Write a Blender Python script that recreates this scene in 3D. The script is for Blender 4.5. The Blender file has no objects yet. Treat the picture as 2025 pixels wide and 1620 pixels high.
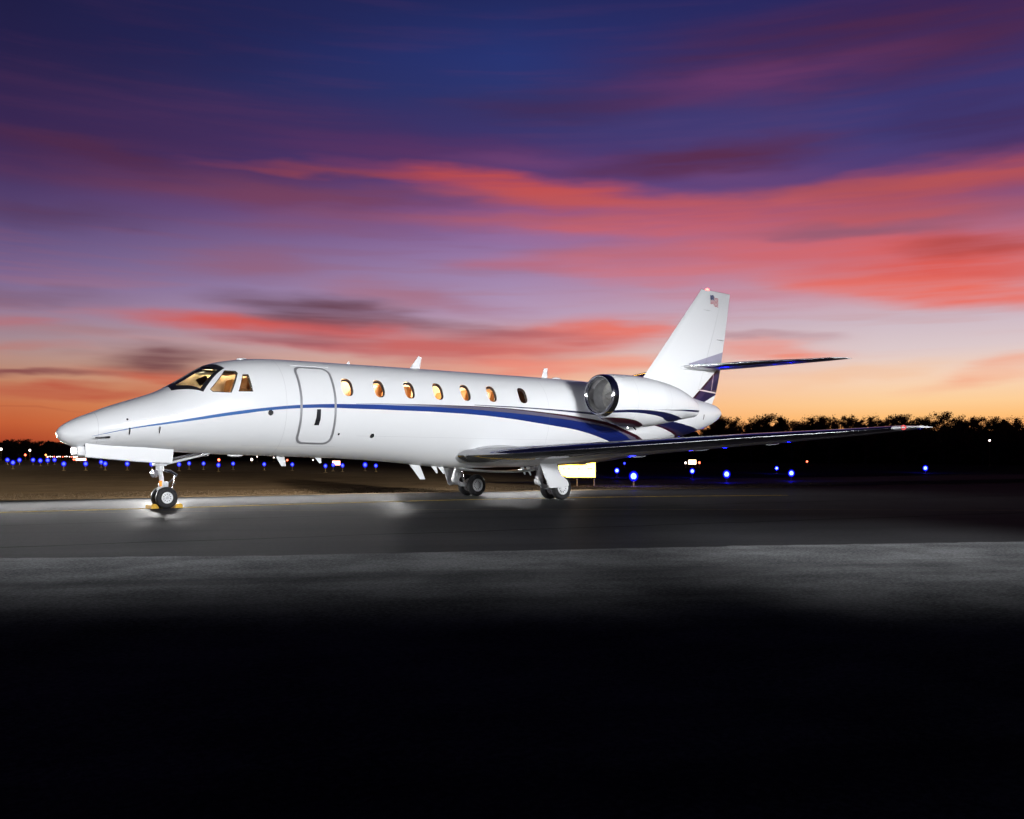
import bpy, bmesh, math, random
from mathutils import Vector, Matrix
R = math.radians
random.seed(7)
SC = bpy.context.scene
COL = SC.collection

# ------------------------------------------------------------------ camera
CAM = Vector((-4.404, -17.648, 0.861))
YAW = R(40.171)
cam_d = bpy.data.cameras.new("camera")
cam_d.sensor_width = 36.0
cam_d.lens = 36.0 * 1837.35 / 2025.0
cam_d.shift_y = (915.23 - 810.0) / 2025.0
cam_d.clip_start = 0.1
cam_d.clip_end = 5000.0
cam = bpy.data.objects.new("camera", cam_d)
COL.objects.link(cam)
cam.location = CAM
cam.rotation_euler = (math.pi / 2, 0, -YAW)
SC.camera = cam

# ------------------------------------------------------------------ colour management / render
SC.view_settings.view_transform = 'Standard'
SC.view_settings.look = 'None'
SC.view_settings.exposure = 0.0
SC.view_settings.gamma = 1.0
SC.render.engine = 'CYCLES'
SC.cycles.use_light_tree = True
SC.cycles.max_bounces = 6
SC.cycles.sample_clamp_indirect = 4.0
SC.cycles.caustics_reflective = False
SC.cycles.caustics_refractive = False


def lin(c, k=1.0):
    o = []
    for v in c[:3]:
        v = v / 255.0
        o.append((v / 12.92 if v <= 0.04045 else ((v + 0.055) / 1.055) ** 2.4) * k)
    return (o[0], o[1], o[2], 1.0)


class NT:
    """small helper for writing node trees as expressions"""
    def __init__(s, tree):
        s.t = tree
        s.n = tree.nodes
        s.l = tree.links

    def put(s, sock, v):
        if isinstance(v, bpy.types.NodeSocket):
            s.l.new(v, sock)
        else:
            sock.default_value = v

    def math(s, op, a, b=0.0, c=None, clamp=False):
        n = s.n.new('ShaderNodeMath')
        n.operation = op
        n.use_clamp = clamp
        s.put(n.inputs[0], a)
        s.put(n.inputs[1], b)
        if c is not None:
            s.put(n.inputs[2], c)
        return n.outputs[0]

    def add(s, a, b): return s.math('ADD', a, b)
    def sub(s, a, b): return s.math('SUBTRACT', a, b)
    def mul(s, a, b): return s.math('MULTIPLY', a, b)
    def lt(s, a, b): return s.math('LESS_THAN', a, b)
    def gt(s, a, b): return s.math('GREATER_THAN', a, b)

    def mix(s, f, a, b):
        n = s.n.new('ShaderNodeMix')
        n.data_type = 'RGBA'
        s.put(n.inputs[0], f)
        s.put(n.inputs[6], a)
        s.put(n.inputs[7], b)
        return n.outputs[2]

    def curve(s, x, pts, x0, x1, z0, z1):
        n = s.n.new('ShaderNodeFloatCurve')
        cv = n.mapping.curves[0]
        P = [((a - x0) / (x1 - x0), (b - z0) / (z1 - z0)) for a, b in pts]
        cv.points[0].location = P[0]
        cv.points[1].location = P[-1]
        for p in P[1:-1]:
            cv.points.new(*p)
        n.mapping.extend = 'HORIZONTAL'
        n.mapping.use_clip = False
        n.mapping.update()
        u = s.math('DIVIDE', s.sub(x, x0), x1 - x0)
        s.put(n.inputs['Value'], u)
        return s.add(s.mul(n.outputs[0], z1 - z0), z0)

    def ramp(s, f, stops):
        n = s.n.new('ShaderNodeValToRGB')
        cr = n.color_ramp
        cr.elements[0].position = stops[0][0]
        cr.elements[0].color = stops[0][1]
        cr.elements[1].position = stops[-1][0]
        cr.elements[1].color = stops[-1][1]
        for p, c in stops[1:-1]:
            e = cr.elements.new(p)
            e.color = c
        s.put(n.inputs[0], f)
        return n.outputs[0]

    def noise(s, vec, scale, detail=3.0, rough=0.5):
        n = s.n.new('ShaderNodeTexNoise')
        n.inputs['Scale'].default_value = scale
        n.inputs['Detail'].default_value = detail
        n.inputs['Roughness'].default_value = rough
        if vec is not None:
            s.l.new(vec, n.inputs['Vector'])
        return n.outputs[0]

    def smap(s, v, a, b, c, d, smooth=True):
        n = s.n.new('ShaderNodeMapRange')
        n.interpolation_type = 'SMOOTHSTEP' if smooth else 'LINEAR'
        n.clamp = True
        s.put(n.inputs[0], v)
        for i, q in enumerate((a, b, c, d)):
            s.put(n.inputs[i + 1], q)
        return n.outputs[0]

    def xyz(s, x, y, z):
        n = s.n.new('ShaderNodeCombineXYZ')
        s.put(n.inputs[0], x)
        s.put(n.inputs[1], y)
        s.put(n.inputs[2], z)
        return n.outputs[0]

    def sep(s, v):
        n = s.n.new('ShaderNodeSeparateXYZ')
        s.l.new(v, n.inputs[0])
        return n.outputs


# ------------------------------------------------------------------ sky (afterglow with streaked clouds, laid out by azimuth and elevation)
world = bpy.data.worlds.new("World")
SC.world = world
world.use_nodes = True
wt = world.node_tree
wt.nodes.clear()
W = NT(wt)
tc = W.n.new('ShaderNodeTexCoord')
sx, sy, sz = W.sep(tc.outputs['Generated'])
az = W.mul(W.math('ARCTAN2', sx, sy), 180 / math.pi)
el = W.mul(W.math('ARCSINE', sz), 180 / math.pi)
AE = W.xyz(az, el, 0.0)


def eramp(stops):
    # stops: (elevation in degrees, sRGB)
    return W.ramp(W.math('DIVIDE', el, 30.0), [(max(0, e / 30.0), lin(c)) for e, c in stops])


left = eramp([(0.0, (110, 44, 30)), (1.3, (176, 74, 44)), (2.2, (196, 96, 56)), (3.2, (200, 112, 72)), (4.4, (194, 132, 100)), (5.6, (180, 142, 130)),
              (6.8, (164, 138, 148)), (8.2, (150, 124, 150)), (10.1, (122, 102, 146)), (12.6, (96, 78, 124)), (14.2, (82, 62, 108)),
              (16.0, (66, 46, 92)), (18.0, (52, 38, 84)), (20.5, (40, 34, 76)), (24.0, (30, 29, 68))])
mid = eramp([(0.0, (235, 120, 60)), (2.0, (247, 160, 96)), (3.6, (248, 176, 120)), (4.8, (242, 184, 148)), (6.3, (226, 178, 162)), (7.6, (206, 170, 174)),
             (9.1, (182, 154, 184)), (10.8, (166, 138, 176)), (12.7, (152, 120, 166)), (14.6, (130, 92, 146)), (17.1, (92, 62, 118)),
             (19.1, (62, 54, 110)), (21.3, (46, 54, 112)), (23.6, (40, 52, 114)), (26.5, (34, 42, 96))])
right = eramp([(0.0, (245, 126, 70)), (1.8, (252, 164, 96)), (2.6, (255, 192, 120)), (3.4, (254, 206, 150)), (4.9, (246, 212, 186)), (6.5, (220, 200, 202)),
               (8.2, (204, 184, 196)), (10.1, (206, 150, 160)), (12.3, (184, 114, 138)), (14.2, (140, 84, 124)), (16.0, (88, 62, 118)),
               (18.1, (66, 60, 120)), (21.8, (48, 48, 108)), (24.2, (44, 38, 92))])
fl = W.smap(az, 12.0, 40.0, 0.0, 1.0, False)
fr = W.smap(az, 40.0, 62.0, 0.0, 1.0, False)
skyc = W.mix(fr, W.mix(fl, left, mid), right)
# soft wandering of the cloud edges, stretched along the wind
n1 = W.noise(W.xyz(W.mul(az, 0.16), W.mul(el, 0.9), 3.1), 1.0, 3.0, 0.5)
n2 = W.noise(W.xyz(W.mul(az, 0.17), W.mul(el, 0.8), 9.7), 1.0, 3.0, 0.5)
fine = W.noise(W.xyz(W.mul(az, 0.10), W.mul(el, 1.5), 1.7), 1.0, 3.0, 0.5)
waz = W.add(az, W.mul(W.sub(n1, 0.5), 6.0))
wel = W.add(el, W.mul(W.sub(n2, 0.5), 1.4))
WAE = W.xyz(waz, wel, 0.0)
# broad faint streaks everywhere in the band
stre = W.smap(fine, 0.45, 0.72, 0.0, 0.22)
band = W.mul(stre, W.mul(W.smap(el, 3.0, 9.0, 0.1, 1.0), W.smap(el, 14.0, 26.0, 1.0, 0.35)))
stc = W.mix(W.smap(el, 4.0, 16.0, 0.0, 1.0), lin((226, 140, 118)), lin((110, 58, 92)))
skyc = W.mix(band, skyc, stc)
CL = [(60.7, 22.69, 15.2, 1.87, 0.4, (82, 39, 69), 0.85), (54.4, 21.72, 9.6, 0.89, 2.8, (104, 57, 106), 0.8), (43.5, 20.91, 8.1, 0.82, 0.1, (65, 43, 84), 0.7), (67.5, 18.09, 6.3, 1.5, -3.1, (61, 39, 85), 0.6), (17.6, 23.26, 13.6, 2.19, 8.3, (34, 30, 73), 0.5), (15.0, 18.65, 10.9, 2.28, 2.2, (61, 39, 78), 0.6), (26.3, 19.1, 12.4, 1.62, 0.9, (73, 47, 93), 0.6), (52.1, 19.51, 9.8, 1.09, 1.1, (78, 63, 118), 0.55), (51.8, 17.66, 8.0, 0.72, 2.7, (91, 43, 71), 0.9), (36.7, 18.48, 10.3, 0.73, -1.8, (94, 51, 98), 0.6), (41.3, 18.0, 4.7, 0.45, -0.6, (114, 67, 116), 0.6), (15.8, 16.83, 6.3, 0.68, -4.5, (86, 43, 71), 0.75), (19.0, 16.0, 11.5, 0.7, 2.8, (90, 51, 86), 0.6), (28.1, 15.62, 12.6, 0.74, 0.8, (121, 65, 91), 0.75), (30.5, 17.21, 7.9, 0.28, 0.4, (155, 68, 73), 0.75), (38.5, 16.92, 8.1, 0.51, -5.0, (193, 76, 72), 0.95), (43.5, 16.07, 8.7, 0.58, -4.8, (197, 84, 82), 0.9), (45.4, 15.55, 9.3, 0.43, -3.7, (190, 86, 88), 0.75), (66.0, 15.48, 8.2, 0.89, 2.1, (190, 82, 80), 0.9), (58.5, 15.18, 10.6, 0.72, 1.7, (179, 84, 89), 0.8), (50.6, 14.7, 12.6, 0.69, -1.2, (200, 94, 100), 0.85), (62.8, 13.83, 7.9, 0.49, 0.1, (190, 90, 92), 0.7), (39.8, 14.5, 8.1, 0.47, -1.2, (173, 92, 105), 0.7), (49.1, 13.9, 10.0, 0.47, -2.3, (208, 102, 108), 0.7), (64.2, 11.26, 9.8, 1.65, -6.2, (224, 86, 72), 0.97), (55.0, 12.32, 11.0, 0.86, -3.3, (208, 106, 113), 0.8), (45.4, 12.24, 7.1, 0.59, -0.2, (191, 106, 119), 0.75), (50.6, 11.36, 9.9, 0.59, -3.3, (214, 114, 118), 0.7), (39.8, 11.99, 4.1, 0.36, -0.1, (180, 106, 128), 0.55), (64.7, 9.43, 8.7, 0.72, -7.4, (238, 104, 84), 0.95), (55.0, 9.71, 6.7, 0.41, -4.4, (202, 131, 148), 0.5), (24.0, 11.67, 5.2, 0.75, 3.1, (147, 93, 117), 0.55), (32.3, 10.4, 5.5, 0.66, -3.2, (161, 109, 133), 0.6), (35.4, 9.7, 6.3, 0.6, -7.7, (167, 113, 133), 0.6), (28.7, 14.22, 6.0, 0.75, 2.5, (137, 83, 111), 0.55), (14.0, 13.47, 5.6, 0.64, 3.2, (84, 53, 86), 0.55), (12.8, 8.93, 5.0, 0.43, 4.4, (118, 85, 109), 0.5), (12.0, 7.53, 2.7, 0.32, 3.9, (186, 109, 113), 0.7), (15.5, 7.25, 5.0, 0.28, 3.2, (165, 121, 126), 0.5), (12.3, 6.37, 3.2, 0.22, 3.3, (191, 117, 108), 0.5), (23.1, 8.38, 6.9, 0.47, -0.5, (207, 90, 83), 1.0), (31.7, 7.76, 8.6, 0.67, -4.7, (201, 86, 84), 0.95), (35.4, 6.96, 7.2, 0.61, -4.1, (198, 100, 98), 0.75), (38.5, 6.68, 7.2, 1.17, 1.8, (200, 104, 100), 0.85), (44.1, 7.74, 6.2, 0.79, 3.8, (223, 112, 101), 0.85), (48.1, 8.08, 4.6, 0.33, -1.2, (235, 114, 95), 0.85), (41.7, 5.91, 5.3, 0.49, -0.2, (242, 141, 121), 0.8), (47.2, 6.26, 3.4, 0.43, -0.9, (244, 143, 115), 0.7), (28.1, 7.14, 6.0, 0.36, -4.4, (192, 96, 99), 0.75), (20.6, 4.79, 5.3, 0.58, -4.4, (199, 86, 63), 1.0), (14.0, 4.0, 5.6, 0.31, 0.0, (184, 78, 61), 0.9), (12.8, 2.97, 3.0, 0.08, 1.5, (171, 85, 59), 0.4), (55.0, 6.61, 4.3, 0.48, -3.0, (239, 124, 98), 0.9), (67.5, 4.98, 4.2, 0.5, 11.3, (243, 159, 125), 0.7), (60.7, 5.1, 5.4, 0.35, 4.1, (246, 190, 144), 0.4), (28.4, 9.12, 6.0, 0.74, -4.0, (94, 59, 75), 0.95), (33.6, 8.58, 5.3, 0.42, -4.8, (127, 75, 88), 0.7), (27.2, 7.47, 4.2, 0.36, -1.9, (143, 83, 94), 0.8), (39.8, 7.76, 4.7, 0.55, -0.1, (156, 89, 100), 0.7), (19.5, 5.91, 4.4, 0.64, 2.1, (101, 53, 64), 0.97), (12.8, 4.89, 4.2, 0.22, 0.5, (126, 63, 70), 0.9), (55.0, 7.47, 4.1, 0.3, -4.4, (173, 119, 128), 0.75), (66.7, 11.91, 4.2, 0.64, -2.9, (170, 70, 70), 0.75), (60.7, 13.2, 6.2, 0.39, -2.0, (130, 91, 117), 0.7), (55.0, 16.7, 4.9, 0.5, -3.3, (110, 71, 121), 0.6), (42.3, 13.61, 5.0, 0.35, -0.7, (156, 111, 156), 0.6)]
fmod = W.smap(fine, 0.30, 0.62, 0.60, 1.0)
for a0, e0, sa, se, an, c, s in CL:
    mp = W.n.new('ShaderNodeMapping')
    mp.vector_type = 'TEXTURE'
    W.l.new(WAE, mp.inputs['Vector'])
    mp.inputs['Location'].default_value = (a0, e0, 0)
    mp.inputs['Rotation'].default_value = (0, 0, R(an))
    mp.inputs['Scale'].default_value = (sa * 1.45, se * 1.75, 1)
    g = W.n.new('ShaderNodeTexGradient')
    g.gradient_type = 'SPHERICAL'
    W.l.new(mp.outputs[0], g.inputs[0])
    f = W.mul(W.smap(g.outputs['Fac'], 0.0, 0.92, 0.0, min(1.0, s * 0.95)), fmod)
    f = W.math('MINIMUM', f, 1.0)
    skyc = W.mix(f, skyc, lin(c))
# the sky away from the afterglow and overhead is night blue
off = W.math('ABSOLUTE', W.sub(az, 45.0))
night = W.math('MAXIMUM', W.smap(off, 42.0, 85.0, 0.0, 1.0), W.smap(el, 26.0, 45.0, 0.0, 1.0))
skyc = W.mix(night, skyc, lin((14, 15, 42)))
skyc = W.mix(W.smap(el, 40.0, 75.0, 0.0, 1.0), skyc, lin((6, 6, 16)))
nish = W.n.new('ShaderNodeTexSky')
nish.sky_type = 'NISHITA'
nish.sun_disc = False
nish.sun_elevation = R(-4.0)
nish.sun_rotation = R(50.0)
bgn = W.n.new('ShaderNodeBackground')
W.l.new(nish.outputs[0], bgn.inputs[0])
bgn.inputs[1].default_value = 0.01
bg = W.n.new('ShaderNodeBackground')
W.l.new(skyc, bg.inputs[0])
bg.inputs[1].default_value = 1.0
ads = W.n.new('ShaderNodeAddShader')
W.l.new(bg.outputs[0], ads.inputs[0])
W.l.new(bgn.outputs[0], ads.inputs[1])
wo = W.n.new('ShaderNodeOutputWorld')
W.l.new(ads.outputs[0], wo.inputs[0])
world.cycles.sampling_method = 'MANUAL'
world.cycles.sample_map_resolution = 512


# ------------------------------------------------------------------ work lamps (the photographer's lamps that light the aircraft)
def spot(name, loc, target, power, angle, blend, radius=0.25, color=(1.0, 0.985, 0.97)):
    d = bpy.data.lights.new(name, 'SPOT')
    d.energy = power
    d.spot_size = R(angle)
    d.spot_blend = blend
    d.shadow_soft_size = radius
    d.color = color
    o = bpy.data.objects.new(name, d)
    COL.objects.link(o)
    o.location = loc
    o.rotation_euler = (Vector(target) - Vector(loc)).to_track_quat('-Z', 'Y').to_euler()
    return o


def sweep(name, loc, target, sx_, sy_, power, spread, color=(1.0, 0.985, 0.975)):
    """a lamp swept along a straight path during the exposure: a long narrow soft lamp"""
    d = bpy.data.lights.new(name, 'AREA')
    d.shape = 'RECTANGLE'
    d.size = sx_
    d.size_y = sy_
    d.energy = power
    d.spread = R(spread)
    d.color = color
    o = bpy.data.objects.new(name, d)
    COL.objects.link(o)
    o.location = loc
    o.rotation_euler = (Vector(target) - Vector(loc)).to_track_quat('-Z', 'Y').to_euler()
    return o


COOL = (0.97, 0.985, 1.0)
sweep("work_lamp", (3.0, -27.0, 4.6), (4.0, 0.0, 2.9), 34.0, 0.7, 745, 26, COOL)
sweep("low_lamp", (1.0, -24.0, 1.7), (5.0, 0.0, 1.9), 30.0, 0.5, 50, 18, COOL)
sweep("gear_lamp", (2.0, -24.0, 0.8), (6.0, 0.0, 0.55), 30.0, 0.2, 22, 7, COOL)
sweep("fin_lamp", (14.0, -24.0, 4.6), (18.0, 0.0, 4.6), 8.0, 0.7, 45, 28, COOL)
spot("intake_lamp", (-9.0, -9.0, 2.7), (12.0, -1.6, 2.45), 6500, 10.5, 1.0, 0.3, COOL)
# second pass with the lamp, across the pavement only
for lat, ln, pw in ((-4.2, 3.6, 28), (-0.7, 3.4, 15), (3.9, 4.4, 42)):
    bx_, by_ = -12.1 + lat * 0.764, -26.8 - lat * 0.645
    sweep("pavement_lamp", (bx_, by_, 5.5), (bx_ + 15.5, by_ + 18.3, -0.70), ln, 0.4, pw, 6.6, COOL)
sweep("side_lamp", (-13.5, -9.5, 2.3), (10.0, -2.0, 2.6), 13.0, 1.0, 30, 34, COOL)
sweep("ground_lamp", (5.0, 5.0, 1.15), (5.0, -2.0, -1.6), 13.0, 0.10, 900, 150)
sweep("ground_lamp", (12.6, 3.7, 1.15), (12.2, -2.0, -1.6), 6.5, 0.10, 700, 150)
for gx_, gp_ in ((3.4, 2200), (10.2, 1300)):
    spot("ground_spot", (gx_, 4.6, 1.6), (gx_ - 0.3, 3.0, 0.0), gp_, 130, 1.0, 0.12)
for gx_, gy_, tx_, ty_ in ((5.0, 0.9, 4.0, 14.0), (10.5, 0.9, 11.5, 13.0), (-9.0, -14.0, -4.0, 8.0)):
    spot("verge_lamp", (gx_, gy_, 2.7), (tx_, ty_, 0.0), 4200 if gx_ > 0 else 15000, 90 if gx_ > 0 else 40, 1.0, 0.2, (1.0, 0.93, 0.84))


# ------------------------------------------------------------------ object helpers
def tag(o, label=None, cat=None, group=None, kind=None):
    if label: o['label'] = label
    if cat: o['category'] = cat
    if group: o['group'] = group
    if kind: o['kind'] = kind
    return o


def empty(name, loc=(0, 0, 0), rz=0.0, parent=None):
    o = bpy.data.objects.new(name, None)
    o.empty_display_size = 0.2
    COL.objects.link(o)
    o.location = loc
    o.rotation_euler = (0, 0, rz)
    if parent: o.parent = parent
    return o


def mesh(name, verts, faces, mats, parent=None, smooth=False, fmat=None, sharp=None):
    me = bpy.data.meshes.new(name)
    me.from_pydata([tuple(v) for v in verts], [], faces)
    if not isinstance(mats, (list, tuple)): mats = [mats]
    for m in mats: me.materials.append(m)
    if fmat: me.polygons.foreach_set('material_index', fmat)
    if smooth: me.polygons.foreach_set('use_smooth', [True] * len(faces))
    me.validate()
    bm = bmesh.new()
    bm.from_mesh(me)
    bmesh.ops.recalc_face_normals(bm, faces=bm.faces[:])
    bm.to_mesh(me)
    bm.free()
    if smooth and sharp is not None:
        me.set_sharp_from_angle(angle=R(sharp))
    o = bpy.data.objects.new(name, me)
    COL.objects.link(o)
    if parent: o.parent = parent
    return o


class MB:
    """collects shapes for ONE mesh object"""
    def __init__(s): s.v = []; s.f = []; s.m = []

    def add(s, V, F, mi=0):
        k = len(s.v)
        s.v += [tuple(p) for p in V]
        s.f += [tuple(i + k for i in f) for f in F]
        s.m += [mi] * len(F)

    def box(s, x0, x1, y0, y1, z0, z1, mi=0, mtx=None, bev=0.0):
        if bev > 0:
            bm = bmesh.new()
            bmesh.ops.create_cube(bm, size=1.0)
            for v in bm.verts:
                v.co = Vector(((x0 + x1) / 2 + v.co.x * (x1 - x0), (y0 + y1) / 2 + v.co.y * (y1 - y0), (z0 + z1) / 2 + v.co.z * (z1 - z0)))
            bmesh.ops.bevel(bm, geom=bm.edges[:], offset=bev, segments=3, affect='EDGES', profile=0.6)
            V = [v.co.copy() for v in bm.verts]
            F = [[v.index for v in f.verts] for f in bm.faces]
            bm.free()
        else:
            V = [Vector((x, y, z)) for z in (z0, z1) for y in (y0, y1) for x in (x0, x1)]
            F = [(0, 2, 3, 1), (4, 5, 7, 6), (0, 1, 5, 4), (2, 6, 7, 3), (0, 4, 6, 2), (1, 3, 7, 5)]
        if mtx: V = [mtx @ p for p in V]
        s.add(V, F, mi)

    def tube(s, pts, r, n=12, mi=0, cap=True):
        pts = [Vector(p) for p in pts]
        if not isinstance(r, (list, tuple)): r = [r] * len(pts)
        V = []; F = []
        up = None
        for i, p in enumerate(pts):
            d = (pts[min(i + 1, len(pts) - 1)] - pts[max(i - 1, 0)]).normalized()
            if up is None:
                up = d.orthogonal().normalized()
            up = (up - d * up.dot(d)).normalized()
            b = d.cross(up)
            for k in range(n):
                a = 2 * math.pi * k / n
                V.append(p + (up * math.cos(a) + b * math.sin(a)) * r[i])
        for i in range(len(pts) - 1):
            for k in range(n):
                F.append((i * n + k, i * n + (k + 1) % n, (i + 1) * n + (k + 1) % n, (i + 1) * n + k))
        if cap:
            F.append(tuple(range(n))[::-1])
            F.append(tuple((len(pts) - 1) * n + k for k in range(n)))
        s.add(V, F, mi)

    def lathe(s, prof, axis, c, n=32, mi=0, cap=False):
        """prof: (t, r) along axis 'x','y','z' from centre c"""
        V = []; F = []
        for t, r in prof:
            for k in range(n):
                a = 2 * math.pi * k / n
                u, w = r * math.cos(a), r * math.sin(a)
                V.append({'x': (c[0] + t, c[1] + u, c[2] + w), 'y': (c[0] + u, c[1] + t, c[2] + w), 'z': (c[0] + u, c[1] + w, c[2] + t)}[axis])
        for i in range(len(prof) - 1):
            for k in range(n):
                F.append((i * n + k, i * n + (k + 1) % n, (i + 1) * n + (k + 1) % n, (i + 1) * n + k))
        if cap:
            F.append(tuple(range(n))[::-1])
            F.append(tuple((len(prof) - 1) * n + k for k in range(n)))
        s.add(V, F, mi)

    def loft(s, rings, mi=0, closed=True, cap=True):
        n = len(rings[0])
        V = [p for r in rings for p in r]
        F = []
        for i in range(len(rings) - 1):
            for k in range(n if closed else n - 1):
                F.append((i * n + k, i * n + (k + 1) % n, (i + 1) * n + (k + 1) % n, (i + 1) * n + k))
        if cap:
            F.append(tuple(range(n))[::-1])
            F.append(tuple((len(rings) - 1) * n + k for k in range(n)))
        s.add(V, F, mi)

    def build(s, name, mats, parent=None, smooth=False, sharp=35):
        return mesh(name, s.v, s.f, mats, parent, smooth, s.m, sharp)


# ------------------------------------------------------------------ materials
def mat(name):
    m = bpy.data.materials.new(name)
    m.use_nodes = True
    b = m.node_tree.nodes['Principled BSDF']
    return m, NT(m.node_tree), b


def simple(name, col, rough=0.5, metal=0.0, coat=0.0, emit=None, es=0.0, var=0.0, vscale=8.0, bump=0.0, bscale=60.0):
    m, N, b = mat(name)
    c = (col[0], col[1], col[2], 1.0)
    b.inputs['Roughness'].default_value = rough
    b.inputs['Metallic'].default_value = metal
    b.inputs['Coat Weight'].default_value = coat
    b.inputs['Coat Roughness'].default_value = 0.04
    tcn = N.n.new('ShaderNodeTexCoord')
    if var > 0:
        nz = N.noise(tcn.outputs['Object'], vscale, 4)
        f = N.smap(nz, 0.3, 0.7, 0.0, 1.0)
        N.l.new(N.mix(f, tuple(v * (1 - var) for v in c[:3]) + (1,), tuple(min(1, v * (1 + var)) for v in c[:3]) + (1,)), b.inputs['Base Color'])
    else:
        b.inputs['Base Color'].default_value = c
    if bump > 0:
        bn = N.n.new('ShaderNodeBump')
        bn.inputs['Strength'].default_value = bump
        bn.inputs['Distance'].default_value = 0.01
        N.l.new(N.noise(tcn.outputs['Object'], bscale, 4), bn.inputs['Height'])
        N.l.new(bn.outputs[0], b.inputs['Normal'])
    if emit:
        b.inputs['Emission Color'].default_value = (emit[0], emit[1], emit[2], 1)
        b.inputs['Emission Strength'].default_value = es
    return m


WHITE = (0.80, 0.81, 0.83, 1.0)
NAVY = (0.008, 0.010, 0.055, 1.0)
BLUE = (0.010, 0.045, 0.25, 1.0)
SKYBLUE = (0.020, 0.12, 0.38, 1.0)
BURG = (0.034, 0.003, 0.011, 1.0)
GREYV = (0.12, 0.11, 0.16, 1.0)


def paint_base(name):
    m, N, b = mat(name)
    b.inputs['Roughness'].default_value = 0.32
    b.inputs['Coat Weight'].default_value = 0.8
    b.inputs['Coat Roughness'].default_value = 0.05
    t = N.n.new('ShaderNodeTexCoord')
    ox, oy, oz = N.sep(t.outputs['Object'])
    # faint orange peel / skin ripple
    bn = N.n.new('ShaderNodeBump')
    bn.inputs['Strength'].default_value = 0.05
    bn.inputs['Distance'].default_value = 0.01
    N.l.new(N.noise(t.outputs['Object'], 3.0, 2), bn.inputs['Height'])
    N.l.new(bn.outputs[0], b.inputs['Normal'])
    return m, N, b, ox, oy, oz, t


# plain white paint
M_WHITE, N, b, ox, oy, oz, t = paint_base("white_paint")
b.inputs['Base Color'].default_value = WHITE

# fuselage livery: stripe edges as height curves along the body
M_FUS, N, b, ox, oy, oz, t = paint_base("fuselage_livery")


def C(pts): return N.curve(ox, pts, 0.0, 18.9, 0.0, 3.2)


c6 = C([(0.0, 1.22), (0.522, 1.331), (1.1, 1.463), (1.88, 1.592), (3.06, 1.79), (3.65, 1.880), (4.2, 1.935), (4.96, 1.972), (5.42, 1.976), (6.39, 1.980), (7.76, 1.975), (9.18, 1.928), (10.74, 1.797), (11.95, 1.668), (12.65, 1.54), (13.05, 1.455), (13.6, 1.31), (14.5, 1.0), (18.9, 0.2)])
c5 = C([(0.0, 1.222), (0.522, 1.336), (1.1, 1.482), (1.88, 1.634), (3.06, 1.853), (3.65, 1.938), (4.2, 2.000), (4.96, 2.050), (5.42, 2.066), (6.39, 2.082), (7.77, 2.085), (9.18, 2.052), (10.73, 1.980), (11.92, 1.895), (12.56, 1.825), (13.13, 1.745), (13.51, 1.655), (13.94, 1.515), (14.6, 1.2), (18.9, 0.2)])
c4 = C([(0.0, 1.20), (5.3, 2.068), (5.46, 2.079), (6.95, 2.118), (8.2, 2.132), (9.18, 2.130), (10.73, 2.058), (12.09, 1.935), (13.1, 1.798), (13.46, 1.708), (14.28, 1.51), (15.0, 1.2), (18.9, 0.2)])
c3 = C([(0.0, 1.20), (5.3, 2.068), (5.46, 2.081), (6.95, 2.126), (8.2, 2.145), (9.18, 2.148), (10.73, 2.086), (12.09, 1.995), (13.1, 1.878), (13.43, 1.79), (14.49, 1.525), (15.2, 1.25), (18.9, 0.2)])
c2 = C([(0.0, 1.2), (8.0, 2.160), (9.17, 2.165), (10.73, 2.146), (12.09, 2.094), (13.0, 2.055), (14.0, 1.99), (14.9, 1.875), (15.62, 1.76), (16.36, 1.60), (17.2, 1.3), (18.9, 0.2)])
c1 = C([(0.0, 1.2), (8.0, 2.162), (9.17, 2.184), (10.74, 2.176), (12.09, 2.145), (14.0, 2.09), (15.0, 2.05), (15.85, 2.005), (16.46, 1.946), (17.28, 1.85), (18.9, 1.5)])
ct = C([(0.0, 1.2), (12.0, 2.09), (14.0, 2.01), (15.0, 1.93), (15.29, 1.90), (15.97, 1.80), (16.86, 1.64), (17.4, 1.4), (18.9, 0.3)])


def between(lo, hi, x0, x1=99.0):
    f = N.mul(N.gt(oz, lo), N.lt(oz, hi))
    f = N.mul(f, N.gt(ox, x0))
    return N.mul(f, N.lt(ox, x1))


pc = WHITE
blue = N.mix(N.smap(ox, 2.5, 5.5, 0.0, 1.0), SKYBLUE, N.mix(N.smap(ox, 7.0, 13.0, 0.0, 1.0), BLUE, (0.006, 0.014, 0.12, 1)))
pc = N.mix(between(c5, c4, 5.5), pc, N.mix(N.smap(ox, 5.5, 8.2, 0.0, 1.0), (0.55, 0.62, 0.74, 1), GREYV))
pc = N.mix(between(c4, c3, 5.5), pc, BURG)
pc = N.mix(between(c6, c5, 0.5), pc, blue)
pc = N.mix(between(c2, c1, 8.6), pc, NAVY)
pc = N.mix(between(c2, N.add(c2, N.smap(ox, 14.0, 16.0, 0.015, 0.05)), 12.5), pc, BURG)
pc = N.mix(N.mul(between(N.add(c2, 0.05), ct, 14.8), 1.0), pc, (0.03, 0.022, 0.06, 1))
# panel joints: fine darker lines across the body
for xx in (0.60, 3.95, 10.9, 14.2, 17.0):
    pc = N.mix(N.mul(N.lt(N.math('ABSOLUTE', N.sub(ox, xx)), 0.0035), 0.35), pc, (0.25, 0.25, 0.28, 1))
for zz, xa, xb in ((1.42, 5.6, 12.6), (1.19, 3.2, 5.2)):
    f = N.mul(N.lt(N.math('ABSOLUTE', N.sub(oz, zz)), 0.003), N.mul(N.gt(ox, xa), N.lt(ox, xb)))
    pc = N.mix(N.mul(f, 0.3), pc, (0.3, 0.3, 0.33, 1))
N.l.new(pc, b.inputs['Base Color'])

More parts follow.
